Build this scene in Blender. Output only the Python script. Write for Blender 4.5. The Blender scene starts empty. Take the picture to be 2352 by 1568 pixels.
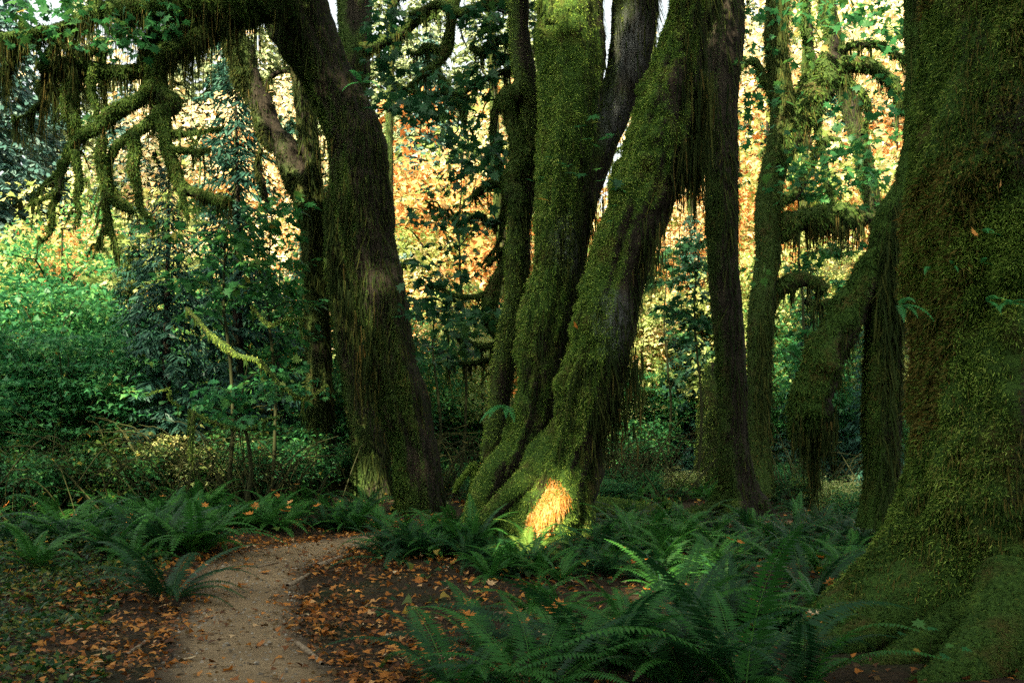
import bpy, math
import numpy as np
from math import radians, sin, cos, pi
sc = bpy.context.scene
COL = sc.collection
# ------------------------------------------------------------------ camera, sky, sun, exposure
FOC, VH, CZ = 2287.0, 950.0, 1.6            # focal length and horizon row on a 2352 px wide picture, eye height
cd = bpy.data.cameras.new('camera'); cam = bpy.data.objects.new('camera', cd); COL.objects.link(cam)
cd.sensor_width = 36; cd.lens = 36*FOC/2352; cd.shift_y = (VH-784)/2352
cam.location = (0, 0, CZ); cam.rotation_euler = (radians(90), 0, 0)
cd.clip_start = .1; cd.clip_end = 2000
sc.camera = cam
SUN_AZ, SUN_EL = radians(-27), radians(35)   # the sun stands behind the camera, to the left
TOSUN = np.array([sin(SUN_AZ)*cos(SUN_EL), -cos(SUN_AZ)*cos(SUN_EL), sin(SUN_EL)])
w = bpy.data.worlds.new('World'); sc.world = w; w.use_nodes = True
nt = w.node_tree
sky = nt.nodes.new('ShaderNodeTexSky'); sky.sky_type = 'NISHITA'; sky.sun_disc = False
sky.sun_elevation = SUN_EL; sky.sun_rotation = math.atan2(TOSUN[0], TOSUN[1])
sky.air_density = 1.0; sky.dust_density = 4.0
sky.ozone_density = .4
hs = nt.nodes.new('ShaderNodeHueSaturation'); hs.inputs['Saturation'].default_value = .38   # sky desaturated to take the blue cast off shaded surfaces
nt.links.new(sky.outputs[0], hs.inputs['Color']); wm = nt.nodes.new('ShaderNodeMix'); wm.data_type = 'RGBA'; wm.blend_type = 'MULTIPLY'; wm.inputs[0].default_value = 1
wm.inputs[7].default_value = (1.0, 1.0, .88, 1); nt.links.new(hs.outputs[0], wm.inputs[6])
nt.links.new(wm.outputs[2], nt.nodes['Background'].inputs[0]); nt.nodes['Background'].inputs[1].default_value = .092
sd = bpy.data.lights.new('sun', 'SUN'); sd.energy = 5.0; sd.angle = radians(.5); sd.color = (1, .83, .58)
so = bpy.data.objects.new('sun', sd); COL.objects.link(so); so.location = (-10, -30, 30)
from mathutils import Vector
so.rotation_euler = Vector(TOSUN).to_track_quat('Z', 'Y').to_euler()
sc.view_settings.view_transform = 'Standard'; sc.view_settings.look = 'None'
sc.view_settings.exposure = 2.45; sc.view_settings.gamma = 1
sc.render.engine = 'CYCLES'
cy = sc.cycles
cy.max_bounces = 5; cy.diffuse_bounces = 3; cy.glossy_bounces = 1; cy.transmission_bounces = 3; cy.transparent_max_bounces = 4
cy.caustics_reflective = False; cy.caustics_refractive = False; cy.sample_clamp_indirect = 4
cy.use_denoising = False
try: cy.denoiser = 'OPENIMAGEDENOISE'; cy.denoising_input_passes = 'RGB_ALBEDO_NORMAL'
except Exception: pass

# ------------------------------------------------------------------ helpers
R = np.random.default_rng(7)
def A(*a): return np.array(a, float)
def P(u, v, Y): return A((u-1176)/FOC*Y, Y, CZ-(v-VH)/FOC*Y)
def px(Y): return Y/FOC                         # metres per picture unit at distance Y
def nrm(a): return a/np.maximum(np.linalg.norm(a, axis=-1, keepdims=True), 1e-9)
_NW = np.random.default_rng(3)
_ND = nrm(_NW.normal(size=(6, 14, 3))); _NP = _NW.uniform(0, 6.28, (6, 14))
def noise(p, f=1.0, o=0):                       # smooth pseudo noise in -1..1
    p = np.asarray(p, float); s = np.zeros(p.shape[:-1])
    for k in range(7): s += np.sin(p@_ND[o % 6, k]*f*(1+.25*k)+_NP[o % 6, k])
    return s/4.2
def ground_z(x, y):
    p = np.stack([x, y, np.zeros_like(x)], -1)
    d = np.hypot(x, y)
    z = .05*noise(p, .8, 1)+.02*noise(p, 2.7, 2)
    mound = .22*np.exp(-(((x-.5)/1.6)**2+((y-12.1)/1.5)**2))
    bank = .10*np.exp(-(((x+4.6)/1.4)**2))*np.clip((y-6)/4, 0, 1)
    hill = np.clip(d-45, 0, 300)**1.2*.02
    return z*np.clip((d-3)/3, 0, 1)+mound+bank+hill
def gz(x, y): return float(ground_z(np.array([x]), np.array([y]))[0])
def D2G(u, v):                                  # ground point seen at picture point
    y = CZ*FOC/(v-VH); return (u-1176)/FOC*y, y

def mk(name, V, F, mat, parent=None, base=None, attrs=None, smooth=False):
    V = np.asarray(V, np.float32)
    if base is not None: V = V-np.asarray(base, np.float32)
    if not isinstance(F, list): F = [F]
    F = [np.asarray(f, np.int32) for f in F if len(f)]
    me = bpy.data.meshes.new(name)
    me.vertices.add(len(V)); me.vertices.foreach_set('co', V.ravel())
    loops = np.concatenate([f.ravel() for f in F]); tot = np.concatenate([np.full(len(f), f.shape[1]) for f in F])
    me.loops.add(len(loops)); me.loops.foreach_set('vertex_index', loops.astype(np.int32))
    me.polygons.add(len(tot)); me.polygons.foreach_set('loop_start', np.concatenate([[0], np.cumsum(tot)[:-1]]).astype(np.int32))
    me.update(calc_edges=True)
    for k, a in (attrs or {}).items():
        at = me.attributes.new(k, 'FLOAT', 'POINT'); at.data.foreach_set('value', np.asarray(a, np.float32))
    if smooth: me.polygons.foreach_set('use_smooth', np.ones(len(tot), bool))
    me.materials.append(mat)
    o = bpy.data.objects.new(name, me); COL.objects.link(o)
    if parent is not None: o.parent = parent
    elif base is not None: o.location = base
    return o
def tag(o, label, cat, group=None, kind=None):
    if label: o['label'] = label
    if cat: o['category'] = cat
    if group: o['group'] = group
    if kind: o['kind'] = kind
    return o
def thing(name, base, label, cat, group=None):
    o = bpy.data.objects.new(name, None); COL.objects.link(o); o.empty_display_size = .2
    o.location = base; return tag(o, label, cat, group)
def copy_tree(o, loc, rz=0, s=1.0, label=None, group=None, mat=None, tilt=(0, 0)):
    c = o.copy(); COL.objects.link(c); c.location = loc; c.rotation_euler = (tilt[0], tilt[1], rz)
    c.scale = (s, s, s) if np.isscalar(s) else s
    if label: c['label'] = label
    if group: c['group'] = group
    for ch in list(o.children):
        d = ch.copy(); COL.objects.link(d); d.parent = c
        if mat and ch.name.split('.')[0] in mat:
            d.material_slots[0].link = 'OBJECT'; d.material_slots[0].material = mat[ch.name.split('.')[0]]
    if o.type == 'MESH' and mat and 'self' in mat:
        c.material_slots[0].link = 'OBJECT'; c.material_slots[0].material = mat['self']
    return c
class Geo:                                      # collects pieces of one mesh
    def __init__(s): s.V, s.F, s.at, s.n = [], [], {}, 0
    def add(s, V, F, **at):
        V = np.asarray(V).reshape(-1, 3)
        for f in (F if isinstance(F, list) else [F]):
            if len(f): s.F.append(np.asarray(f)+s.n)
        for k in set(s.at) | set(at):
            s.at.setdefault(k, [np.zeros(s.n)] if s.n else [])
            a = at.get(k, 0.); s.at[k].append(np.broadcast_to(np.asarray(a, float), (len(V),)).copy())
        s.V.append(V); s.n += len(V)
    def build(s, name, mat, parent=None, base=None, smooth=False):
        if not s.n: return None
        by = {}
        for f in s.F: by.setdefault(f.shape[1], []).append(f)
        return mk(name, np.concatenate(s.V), [np.concatenate(x) for x in by.values()], mat, parent, base,
                  {k: np.concatenate(v) for k, v in s.at.items()}, smooth)

def spline(pts, rad, sub=6):
    pts = np.asarray(pts, float); rad = np.asarray(rad, float); n = len(pts)
    if n == 2: pts = np.array([pts[0], pts.mean(0), pts[1]]); rad = np.array([rad[0], rad.mean(), rad[1]]); n = 3
    Q = np.vstack([2*pts[0]-pts[1], pts, 2*pts[-1]-pts[-2]]); r = np.concatenate([[rad[0]], rad, [rad[-1]]])
    o, q = [], []
    for i in range(n-1):
        for t in np.linspace(0, 1, sub, endpoint=False):
            a = .5*np.array([-t**3+2*t*t-t, 3*t**3-5*t*t+2, -3*t**3+4*t*t+t, t**3-t*t])
            o.append(a@Q[i:i+4]); q.append(a@r[i:i+4])
    o.append(pts[-1]); q.append(rad[-1])
    return np.array(o), np.maximum(np.array(q), .002)
def tube(pts, rad, seg=12, sub=6, lump=.10, freq=3., ridge=0., flare=None, cap=True, o=0, wig=0., cush=0.):
    """a swept branch or trunk. returns dict V, F(quads), N, spine"""
    c, r = spline(pts, rad, sub)
    if wig: c = c+np.stack([noise(c, 9, 1), noise(c, 9, 2), noise(c, 9, 3)], -1)*wig*np.minimum(1, np.arange(len(c))/6)[:, None]
    T = nrm(np.gradient(c, axis=0))
    a = np.cross(T[0], A(0, 1, 0) if abs(T[0][1]) < .8 else A(1, 0, 0)); a /= np.linalg.norm(a)
    th = np.linspace(0, 2*pi, seg, endpoint=False)
    V, N = [], []
    for i in range(len(c)):
        a = a-T[i]*(a@T[i]); a /= np.linalg.norm(a); b = np.cross(T[i], a)
        d = np.cos(th)[:, None]*a+np.sin(th)[:, None]*b
        rr = np.full(seg, r[i])
        if flare:
            f, h, k, ph, z0 = flare
            e = np.exp(-max(c[i][2]-z0, 0)/h)
            rr = rr*(1+f*e*(1+.4*np.cos(k*th+ph)+.22*np.cos((k+2)*th+2*ph)))
        V.append(c[i]+d*rr[:, None]); N.append(d)
    V = np.array(V); N = np.array(N)
    rr = np.repeat(r[:, None], seg, 1)
    dis = lump*noise(V, freq, o)+lump*.5*noise(V, freq*2.7, o+1)+lump*.22*noise(V, freq*7, o+2)
    if ridge:
        s = np.cumsum(np.concatenate([[0], np.linalg.norm(np.diff(c, axis=0), axis=1)]))[:, None]
        dis += ridge*(np.cos(5*th+1.3*np.sin(s*.7)+o)+.7*np.cos(9*th+1.1*np.sin(s*1.3)+2*o)+.5*np.cos(15*th+np.sin(s*2)))[:]
    V = V+N*(dis*rr)[..., None]
    if cush:
        k = np.abs(noise(V, 8, 4))+.6*np.abs(noise(V, 17, 5))+.3*np.abs(noise(V, 30, 2)); w_ = np.clip(.5+noise(V, 1.9, 0)+.9*(N@nrm(A(-.7, -.2, .4))), .15, 1)
        V = V+N*(cush*w_*(k-.4))[..., None]
    if seg >= 14:
        dv = np.gradient(V, axis=0); du = np.roll(V, -1, 1)-np.roll(V, 1, 1); nn = nrm(np.cross(du, dv)); N = nn*np.sign((nn*N).sum(-1, keepdims=True)+1e-9)
    m = len(c); i = np.arange(m-1)[:, None]*seg; j = np.arange(seg)[None]
    F = np.stack([i+j, i+(j+1) % seg, i+seg+(j+1) % seg, i+seg+j], -1).reshape(-1, 4)
    return dict(V=V.reshape(-1, 3), F=F, N=N.reshape(-1, 3), c=c, r=r, seg=seg)
def mossy(N, V, bias=0., d=(-.55, -.25, .6)):
    return np.clip(.5+1.1*(N@nrm(np.array(d))*.75+.45*noise(V, 1.7, 4)+.3*noise(V, 5, 5)+bias), 0, 1)
def tufts(g, t, n, size, keep=None, stiff=.55, down=.45):
    """moss blades standing off a swept surface"""
    V, F, N, M = t['V'], t['F'], t['N'], t['moss']
    q = V[F]; ar = np.linalg.norm(np.cross(q[:, 2]-q[:, 0], q[:, 3]-q[:, 1]), axis=1)*(.12+M[F].mean(1))
    if keep is not None: ar = ar*keep(q.mean(1))
    if ar.sum() <= 0: return
    idx = R.choice(len(F), n, p=ar/ar.sum()); s, u = R.random((2, n, 1))
    def li(X): x = X[F[idx]]; return (x[:, 0]*(1-s)+x[:, 1]*s)*(1-u)+(x[:, 3]*(1-s)+x[:, 2]*s)*u
    p, nn, mm = li(V), li(N), li(M[:, None])[:, 0]
    L = size*R.uniform(.5, 1.5, (n, 1))*(.6+.6*mm[:, None])
    d = nrm(nn*stiff+A(0, 0, -1)*down+R.normal(size=(n, 3))*.42)
    sd_ = nrm(np.cross(d, R.normal(size=(n, 3)))); wd = size*.13*R.uniform(.6, 1.5, (n, 1))
    d2 = nrm(d+R.normal(size=(n, 3))*.5+A(0, 0, -.35))
    p0 = p-nn*size*.1; mid = p0+d*L*.6
    W = np.stack([p0-sd_*wd, p0+sd_*wd, mid+sd_*wd*.8, mid-sd_*wd*.8, mid+d2*L*.5], 1)
    k = np.arange(n)[:, None]*5
    g.add(W.reshape(-1, 3), [k+[[0, 1, 2, 3]], k+[[3, 2, 4]]], rnd=np.repeat(np.clip(R.random(n)*.75+.25*(mm-.3)+.12*noise(p, 2.2, 2), 0, 1), 5))
def hang(g, t, n, L0, wd, rng=None, lo=0., hi=1.):
    """strands of moss hanging from the underside of a branch"""
    c, r = t['c'], t['r']; m = len(c)
    nc = max(3, n//20)
    cl = R.uniform(lo, hi, nc); cL = L0*np.clip(R.gamma(1.1, .9, nc), .1, 3.2)
    i = R.integers(0, nc, n); s = np.clip(cl[i]+R.normal(size=n)*.018, 0, 1)*(m-1.001); k = s.astype(int); f = (s-k)[:, None]
    p = c[k]*(1-f)+c[k+1]*f; rr = r[k]
    T = nrm(c[k+1]-c[k]); sdv = nrm(np.cross(T, A(0, 0, 1))+1e-6)
    a = R.normal(size=n)*.7
    p = p+sdv*(np.sin(a)*rr)[:, None]-A(0, 0, 1)*(np.cos(a)*rr*.8)[:, None]
    L = cL[i]*R.uniform(.55, 1.1, n)*np.exp(-.5*((s/(m-1.001)-cl[i])/.016)**2)+.02
    strands(g, p, L, wd)
def strands(g, p, L, wd, sway=.10):
    n = len(p); W = wd*R.uniform(.5, 1.6, n); az = R.uniform(0, pi, n)
    sd_ = np.stack([np.cos(az), np.sin(az), 0*az], -1)*W[:, None]
    drift = R.normal(size=(n, 3))*A(1, 1, .1)*sway
    rows = []
    for t_, ww in ((0, 1), (.35, .9), (.7, .65), (1, .15)):
        q = p-A(0, 0, 1)*(L*t_)[:, None]+drift*(L*t_*t_)[:, None]+R.normal(size=(n, 3))*(W*.5*t_)[:, None]
        rows += [q-sd_*ww, q+sd_*ww]
    Vv = np.stack(rows, 1); k = np.arange(n)[:, None]*8
    g.add(Vv.reshape(-1, 3), [k+[[0, 1, 3, 2]], k+[[2, 3, 5, 4]], k+[[4, 5, 7, 6]]], rnd=np.repeat(R.random(n), 8))

def shag(g, t, n, L, wd, keep=None, d=(.6, -.5, -.2)):
    """loose threads of moss lying down along a trunk"""
    V, F, N = t['V'], t['F'], t['N']; q = V[F]; ce = q.mean(1)
    ar = np.linalg.norm(np.cross(q[:, 2]-q[:, 0], q[:, 3]-q[:, 1]), axis=1)*np.clip(.15+.8*noise(ce*A(1, 1, .35), 3.2, 3)+.6*(N[F].mean(1)@nrm(A(*d))), .02, 2)
    if keep is not None: ar = ar*keep(ce)
    i = R.choice(len(F), n, p=ar/ar.sum()); a = R.random((n, 1)); b = R.random((n, 1))
    p = (q[i, 0]*(1-a)+q[i, 1]*a)*(1-b)+(q[i, 3]*(1-a)+q[i, 2]*a)*b; nn = N[F[i]].mean(1)
    l = L*np.clip(R.gamma(2, .5, n), .2, 3); W = wd*R.uniform(.5, 1.5, n); sd_ = nrm(np.cross(nn, A(0, 0, 1))+1e-6)*W[:, None]
    dn = nrm(A(0, 0, -1)+R.normal(size=(n, 3))*.16+nn*.10); rows = []
    for k, ww in ((0, .5), (.4, 1), (1, .2)):
        x = p+nn*(.012+.05*k*l[:, None])+dn*(k*l)[:, None]+R.normal(size=(n, 3))*W[:, None]*k; rows += [x-sd_*ww, x+sd_*ww]
    k = np.arange(n)[:, None]*6; rn = np.clip(R.random(n)*.7+.3*(.5+.5*noise(p, 1.5, 1)), 0, 1)
    g.add(np.stack(rows, 1).reshape(-1, 3), [k+[[0, 1, 3, 2]], k+[[2, 3, 5, 4]]], rnd=np.repeat(rn, 6))

# leaf shapes (tip along +x, blade in xy)
def maple_shape():
    pts = [(0, 0, 0), (-.12, .30, .02), (.10, .26, .0), (.20, .55, -.05), (.38, .28, .03), (.62, .34, -.03), (.58, .12, .02), (1, 0, -.08),
           (.58, -.12, .02), (.62, -.34, -.03), (.38, -.28, .03), (.20, -.55, -.05), (.10, -.26, 0), (-.12, -.30, .02), (.34, 0, .05)]
    V = np.array(pts, float); F = np.array([[14, i, i+1] for i in range(0, 13)]+[[14, 13, 0]])
    return V, F
MAPLE = maple_shape()
TRI3 = (np.array([(0, 0, 0), (.12, .46, -.05), (.45, .2, .03), (1, 0, -.1), (.45, -.2, .03), (.12, -.46, -.05)], float), np.array([[0, 5, 4], [0, 4, 2], [0, 2, 1], [4, 3, 2]]))
DIAM = (np.array([(0, 0, 0), (.45, .33, .06), (1, 0, -.06), (.45, -.33, .06)], float), np.array([[0, 3, 2], [0, 2, 1]]))
def leaves(g, p, tip, up, size, shape=DIAM, rnd=None):
    n = len(p)
    if not n: return
    x = nrm(tip); y = nrm(np.cross(up, x)); z = np.cross(x, y)
    T, F = shape; S = np.broadcast_to(np.asarray(size, float), (n,))
    V = p[:, None]+(T[None, :, 0, None]*x[:, None]+T[None, :, 1, None]*y[:, None]+T[None, :, 2, None]*z[:, None])*S[:, None, None]
    k = len(T)
    Fs = (np.arange(n)[:, None, None]*k+F[None]).reshape(-1, F.shape[1])
    g.add(V.reshape(-1, 3), Fs, rnd=np.repeat(R.random(n) if rnd is None else rnd, k))
def clusters(g, cen, rad, n, size, shape=DIAM, flat=.45, tone=.5, level=.8, cull=None):
    """leaf clumps: n leaves per centre, scattered in flattened blobs"""
    cen = np.asarray(cen); m = len(cen); rad = np.broadcast_to(rad, (m,))
    i = np.repeat(np.arange(m), n); q = R.normal(size=(m*n, 3)); q /= np.maximum(1, np.linalg.norm(q, axis=1, keepdims=True)/1.6)
    p = cen[i]+q*A(1, 1, flat)*rad[i][:, None]*.65
    ct = R.random(m)
    tip = q*A(1, 1, .3)+R.normal(size=q.shape)*.5+A(0, 0, -.35)
    up = A(0, 0, level)+R.normal(size=q.shape)*.5
    rn = np.clip(ct[i]*tone+R.random(m*n)*(1-tone), 0, 1)
    sz = size*R.uniform(.45, 1.5, m*n)
    if cull is not None:
        f = cull(p); sz = np.minimum(sz, f*.9); k = f > .05; p, tip, up, sz, rn = p[k], tip[k], up[k], sz[k], rn[k]
    leaves(g, p, tip, up, sz, shape, rn)

# openings cut into the unseen crowns to aim sun shafts at chosen spots: (point hit, radius)
SHAFT = [(P(1264, 1150, 11.3), .13), (P(1258, 1200, 11.2), .13), (P(1240, 1262, 10.9), .12), (P(1575, 1290, 9.2), .14), (P(1500, 1330, 8.6), .14),
         (P(652, 350, 18.2), .3), (P(890, 75, 14.6), .18), (P(998, 12, 14.6), .2), (P(1305, 5, 12), .2), (P(1880, 612, 15), .3),
         (P(540, 800, 15), .35)]
def sun_open(p):
    f = np.full(len(p), 9.)                     # free radius round each point outside every opening
    for t, r in SHAFT:
        d = p-t; s = d@TOSUN; e = np.linalg.norm(d-s[:, None]*TOSUN, axis=1)
        f = np.where(s > 1.2, np.minimum(f, e-r), f)
    return f

# ------------------------------------------------------------------ materials
def newmat(name):
    m = bpy.data.materials.new(name); m.use_nodes = True; t = m.node_tree; t.nodes.clear()
    return m, t, t.nodes.new('ShaderNodeOutputMaterial')
def node(t, kind, **kw):
    n = t.nodes.new(kind)
    for k, v in kw.items():
        if k in ('inp',):
            for a, b in v.items():
                if hasattr(b, 'is_output'): t.links.new(b, n.inputs[a])
                else: n.inputs[a].default_value = b
        else: setattr(n, k, v)
    return n
def rgb(c): return (*c, 1)
def ramp(t, fac, stops):
    n = node(t, 'ShaderNodeValToRGB'); e = n.color_ramp.elements
    while len(e) < len(stops): e.new(.5)
    for x, (p_, c) in zip(e, stops): x.position = p_; x.color = rgb(c)
    if fac is not None: t.links.new(fac, n.inputs[0])
    return n.outputs[0]
def tex(t, scale, detail=4, rough=.6, kind='ShaderNodeTexNoise', vec=None):
    n = node(t, kind)
    n.inputs['Scale'].default_value = scale
    if 'Detail' in n.inputs: n.inputs['Detail'].default_value = detail
    if 'Roughness' in n.inputs: n.inputs['Roughness'].default_value = rough
    if vec is None: vec = node(t, 'ShaderNodeTexCoord').outputs['Object']
    t.links.new(vec, n.inputs['Vector']); return n.outputs[0]
def attr(t, name): return node(t, 'ShaderNodeAttribute', attribute_name=name).outputs['Fac']
def math_(t, op, a, b=0., clamp=False):
    n = node(t, 'ShaderNodeMath', operation=op, use_clamp=clamp)
    for i, x in enumerate((a, b)):
        if hasattr(x, 'is_output'): t.links.new(x, n.inputs[i])
        else: n.inputs[i].default_value = x
    return n.outputs[0]
def mix(t, f, a, b):
    n = node(t, 'ShaderNodeMix', data_type='RGBA')
    for i, x in ((0, f), (6, a), (7, b)):
        if hasattr(x, 'is_output'): t.links.new(x, n.inputs[i])
        else: n.inputs[i].default_value = x if i == 0 else rgb(x)
    return n.outputs[2]
def leaf_mat(name, stops, trans=.35, gloss=.25, rough=.5):
    m, t, out = newmat(name)
    f = attr(t, 'rnd'); c = ramp(t, f, stops)
    b = node(t, 'ShaderNodeBsdfPrincipled', inp={'Base Color': c, 'Roughness': rough, 'Specular IOR Level': gloss})
    tr = node(t, 'ShaderNodeBsdfTranslucent', inp={0: c})
    x = node(t, 'ShaderNodeMixShader', inp={0: trans, 1: b.outputs[0], 2: tr.outputs[0]})
    t.links.new(x.outputs[0], out.inputs[0]); return m
def trunk_mat(name, bark, moss_lo, moss_hi, dry, lichen=None):
    m, t, out = newmat(name)
    co = node(t, 'ShaderNodeTexCoord').outputs['Object']
    mp = node(t, 'ShaderNodeMapping'); t.links.new(co, mp.inputs[0]); mp.inputs['Scale'].default_value = (1, 1, .16)
    streak = tex(t, 16, 5, .65, vec=mp.outputs[0]); fine = tex(t, 42, 5, .7, vec=co); big = tex(t, 2.6, 4, .6, vec=co)
    barkc = ramp(t, streak, [(.3, [x*.35 for x in bark]), (.52, bark), (.72, [bark[0]*2.0, bark[1]*1.9, bark[2]*1.8])])
    mossc = mix(t, ramp(t, fine, [(.3, (0, 0, 0)), (.7, (1, 1, 1))]), moss_lo, moss_hi)
    dryf = ramp(t, big, [(.52, (0, 0, 0)), (.66, (1, 1, 1))])
    mossc = mix(t, math_(t, 'MULTIPLY', dryf, .75), mossc, dry)
    cov = math_(t, 'ADD', attr(t, 'moss'), math_(t, 'MULTIPLY', math_(t, 'SUBTRACT', fine, .5), 1.4), True)
    cov = ramp(t, cov, [(.25, (0, 0, 0)), (.6, (1, 1, 1))])
    c = mix(t, cov, barkc, mossc)
    c = mix(t, math_(t, 'MULTIPLY', math_(t, 'MULTIPLY', attr(t, 'lichen'), .8), ramp(t, tex(t, 26, 4, .7, vec=mp.outputs[0]), [(.35, (0, 0, 0)), (.6, (1, 1, 1))])), c, (.17, .185, .18))
    h = math_(t, 'ADD', math_(t, 'MULTIPLY', streak, .6), math_(t, 'MULTIPLY', fine, .7))
    bp = node(t, 'ShaderNodeBump', inp={'Strength': .9, 'Distance': .05, 'Height': h})
    b = node(t, 'ShaderNodeBsdfPrincipled', inp={'Base Color': c, 'Roughness': .95, 'Specular IOR Level': .12, 'Normal': bp.outputs[0]})
    t.links.new(b.outputs[0], out.inputs[0]); return m

M = {}
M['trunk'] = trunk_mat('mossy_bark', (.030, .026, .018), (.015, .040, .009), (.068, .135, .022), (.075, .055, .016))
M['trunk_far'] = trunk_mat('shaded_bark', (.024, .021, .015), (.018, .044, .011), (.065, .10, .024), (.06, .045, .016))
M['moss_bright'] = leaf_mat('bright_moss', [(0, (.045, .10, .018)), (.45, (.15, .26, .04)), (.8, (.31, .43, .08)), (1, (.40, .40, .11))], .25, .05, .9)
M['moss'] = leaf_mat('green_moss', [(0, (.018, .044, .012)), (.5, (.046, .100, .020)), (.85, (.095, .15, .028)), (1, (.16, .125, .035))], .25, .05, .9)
M['moss_dry'] = leaf_mat('dry_moss', [(0, (.06, .045, .014)), (.4, (.10, .095, .022)), (.75, (.17, .145, .036)), (1, (.27, .16, .04))], .35, .05, .9)
M['moss_sunspot'] = leaf_mat('sunspot_moss', [(0, (.24, .085, .012)), (.45, (.48, .22, .045)), (1, (.66, .50, .24))], .3, .05, .9)  # warm sun glow put into the moss colour at the maple's foot
M['hang'] = leaf_mat('hanging_moss', [(0, (.012, .022, .008)), (.5, (.030, .050, .014)), (.85, (.070, .080, .020)), (1, (.14, .10, .03))], .4, .05, .9)
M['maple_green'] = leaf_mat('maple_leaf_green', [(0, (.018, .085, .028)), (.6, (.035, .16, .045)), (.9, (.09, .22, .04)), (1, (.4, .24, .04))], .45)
M['maple_shade'] = leaf_mat('maple_leaf_shade_green', [(0, (.012, .055, .022)), (.7, (.025, .10, .035)), (1, (.07, .16, .03))], .4)  # darker copy of the maple leaf, shade put into its colour
M['vine_green'] = leaf_mat('vine_maple_leaf', [(0, (.016, .105, .040)), (.5, (.036, .175, .055)), (.85, (.09, .26, .06)), (.96, (.26, .34, .08)), (1, (.55, .22, .03))], .4)
M['yellow_green'] = leaf_mat('yellow_green_leaf', [(0, (.10, .19, .045)), (.5, (.32, .42, .12)), (.85, (.58, .56, .24)), (1, (.6, .30, .05))], .4)
M['orange'] = leaf_mat('orange_leaf', [(0, (.24, .08, .02)), (.3, (.50, .21, .06)), (.6, (.68, .38, .14)), (.82, (.74, .55, .30)), (1, (.40, .42, .12))], .4)
M['gold'] = leaf_mat('sun_paled_gold_leaf', [(0, (.40, .17, .04)), (.3, (.68, .46, .20)), (.7, (.82, .74, .50)), (1, (.42, .50, .14))], .4)  # gold lightened to cream, sun glare put into the leaf colour
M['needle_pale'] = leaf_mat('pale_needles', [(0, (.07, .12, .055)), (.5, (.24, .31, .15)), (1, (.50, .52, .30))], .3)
M['needle_blue'] = leaf_mat('blue_green_needles', [(0, (.025, .075, .062)), (.6, (.055, .13, .11)), (1, (.13, .20, .17))], .25)
M['needle_dark'] = leaf_mat('dark_needles', [(0, (.010, .042, .030)), (.6, (.020, .075, .052)), (1, (.05, .13, .08))], .25)
M['fern'] = leaf_mat('sword_fern_green', [(0, (.014, .066, .012)), (.5, (.030, .130, .021)), (1, (.075, .22, .032))], .32, .2, .5)
M['fern_dark'] = leaf_mat('sword_fern_dark_green', [(0, (.008, .038, .012)), (.6, (.015, .068, .020)), (1, (.05, .11, .025))], .3, .2, .5)
M['fern_sprig'] = leaf_mat('licorice_fern_green', [(0, (.025, .17, .05)), (1, (.07, .30, .08))], .35, .2, .5)
M['fern_sunlit'] = leaf_mat('sword_fern_sunlit', [(0, (.07, .17, .03)), (1, (.20, .30, .05))], .35, .3, .45)  # brighter copy of the fern green, sunlight put into its colour
M['fern_brown'] = leaf_mat('old_frond_brown', [(0, (.08, .05, .02)), (1, (.17, .10, .03))], .3, .2, .6)
M['litter'] = leaf_mat('fallen_leaf_orange', [(0, (.07, .028, .010)), (.35, (.20, .07, .014)), (.65, (.48, .17, .024)), (.93, (.56, .25, .05)), (1, (.55, .42, .24))], .2, .25, .6)
M['twig'] = leaf_mat('twig_bark', [(0, (.018, .022, .010)), (.6, (.034, .040, .014)), (1, (.08, .085, .03))], 0., .1, .9)
M['cover'] = leaf_mat('ground_cover_green', [(0, (.009, .040, .011)), (.5, (.020, .080, .016)), (.82, (.09, .14, .02)), (1, (.42, .25, .03))], .3)
def soil():
    m, t, out = newmat('forest_duff')
    co = node(t, 'ShaderNodeTexCoord').outputs['Object']
    a = tex(t, 1.1, 6, .65, vec=co); b = tex(t, 26, 6, .75, vec=co); d = tex(t, 70, 3, .7, vec=co)
    c = ramp(t, b, [(.3, (.014, .010, .006)), (.55, (.05, .034, .018)), (.75, (.10, .062, .03))])
    c = mix(t, ramp(t, a, [(.5, (0, 0, 0)), (.68, (1, 1, 1))]), c, (.022, .035, .010))
    bp = node(t, 'ShaderNodeBump', inp={'Strength': 1., 'Distance': .04, 'Height': math_(t, 'ADD', b, math_(t, 'MULTIPLY', d, .5))})
    q = node(t, 'ShaderNodeBsdfPrincipled', inp={'Base Color': c, 'Roughness': .95, 'Specular IOR Level': .15, 'Normal': bp.outputs[0]})
    t.links.new(q.outputs[0], out.inputs[0]); return m
def dirt():
    m, t, out = newmat('trodden_gravel')
    co = node(t, 'ShaderNodeTexCoord').outputs['Object']
    a = tex(t, 1.3, 5, .6, vec=co); b = tex(t, 55, 6, .8, vec=co); d = tex(t, 11, 5, .7, vec=co)
    v = tex(t, 60, kind='ShaderNodeTexVoronoi', vec=co)
    c = ramp(t, b, [(.28, (.10, .070, .036)), (.5, (.29, .200, .105)), (.72, (.50, .37, .21))])
    c = mix(t, ramp(t, a, [(.4, (0, 0, 0)), (.7, (.75, .75, .75))]), c, (.17, .115, .058))
    c = mix(t, ramp(t, d, [(.58, (0, 0, 0)), (.72, (.7, .7, .7))]), c, (.075, .055, .036))
    c = mix(t, attr(t, 'edge'), c, (.035, .025, .015))
    h = math_(t, 'ADD', b, math_(t, 'MULTIPLY', v, -.5))
    bp = node(t, 'ShaderNodeBump', inp={'Strength': .8, 'Distance': .018, 'Height': h})
    q = node(t, 'ShaderNodeBsdfPrincipled', inp={'Base Color': c, 'Roughness': .92, 'Specular IOR Level': .2, 'Normal': bp.outputs[0]})
    t.links.new(q.outputs[0], out.inputs[0]); return m
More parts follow.
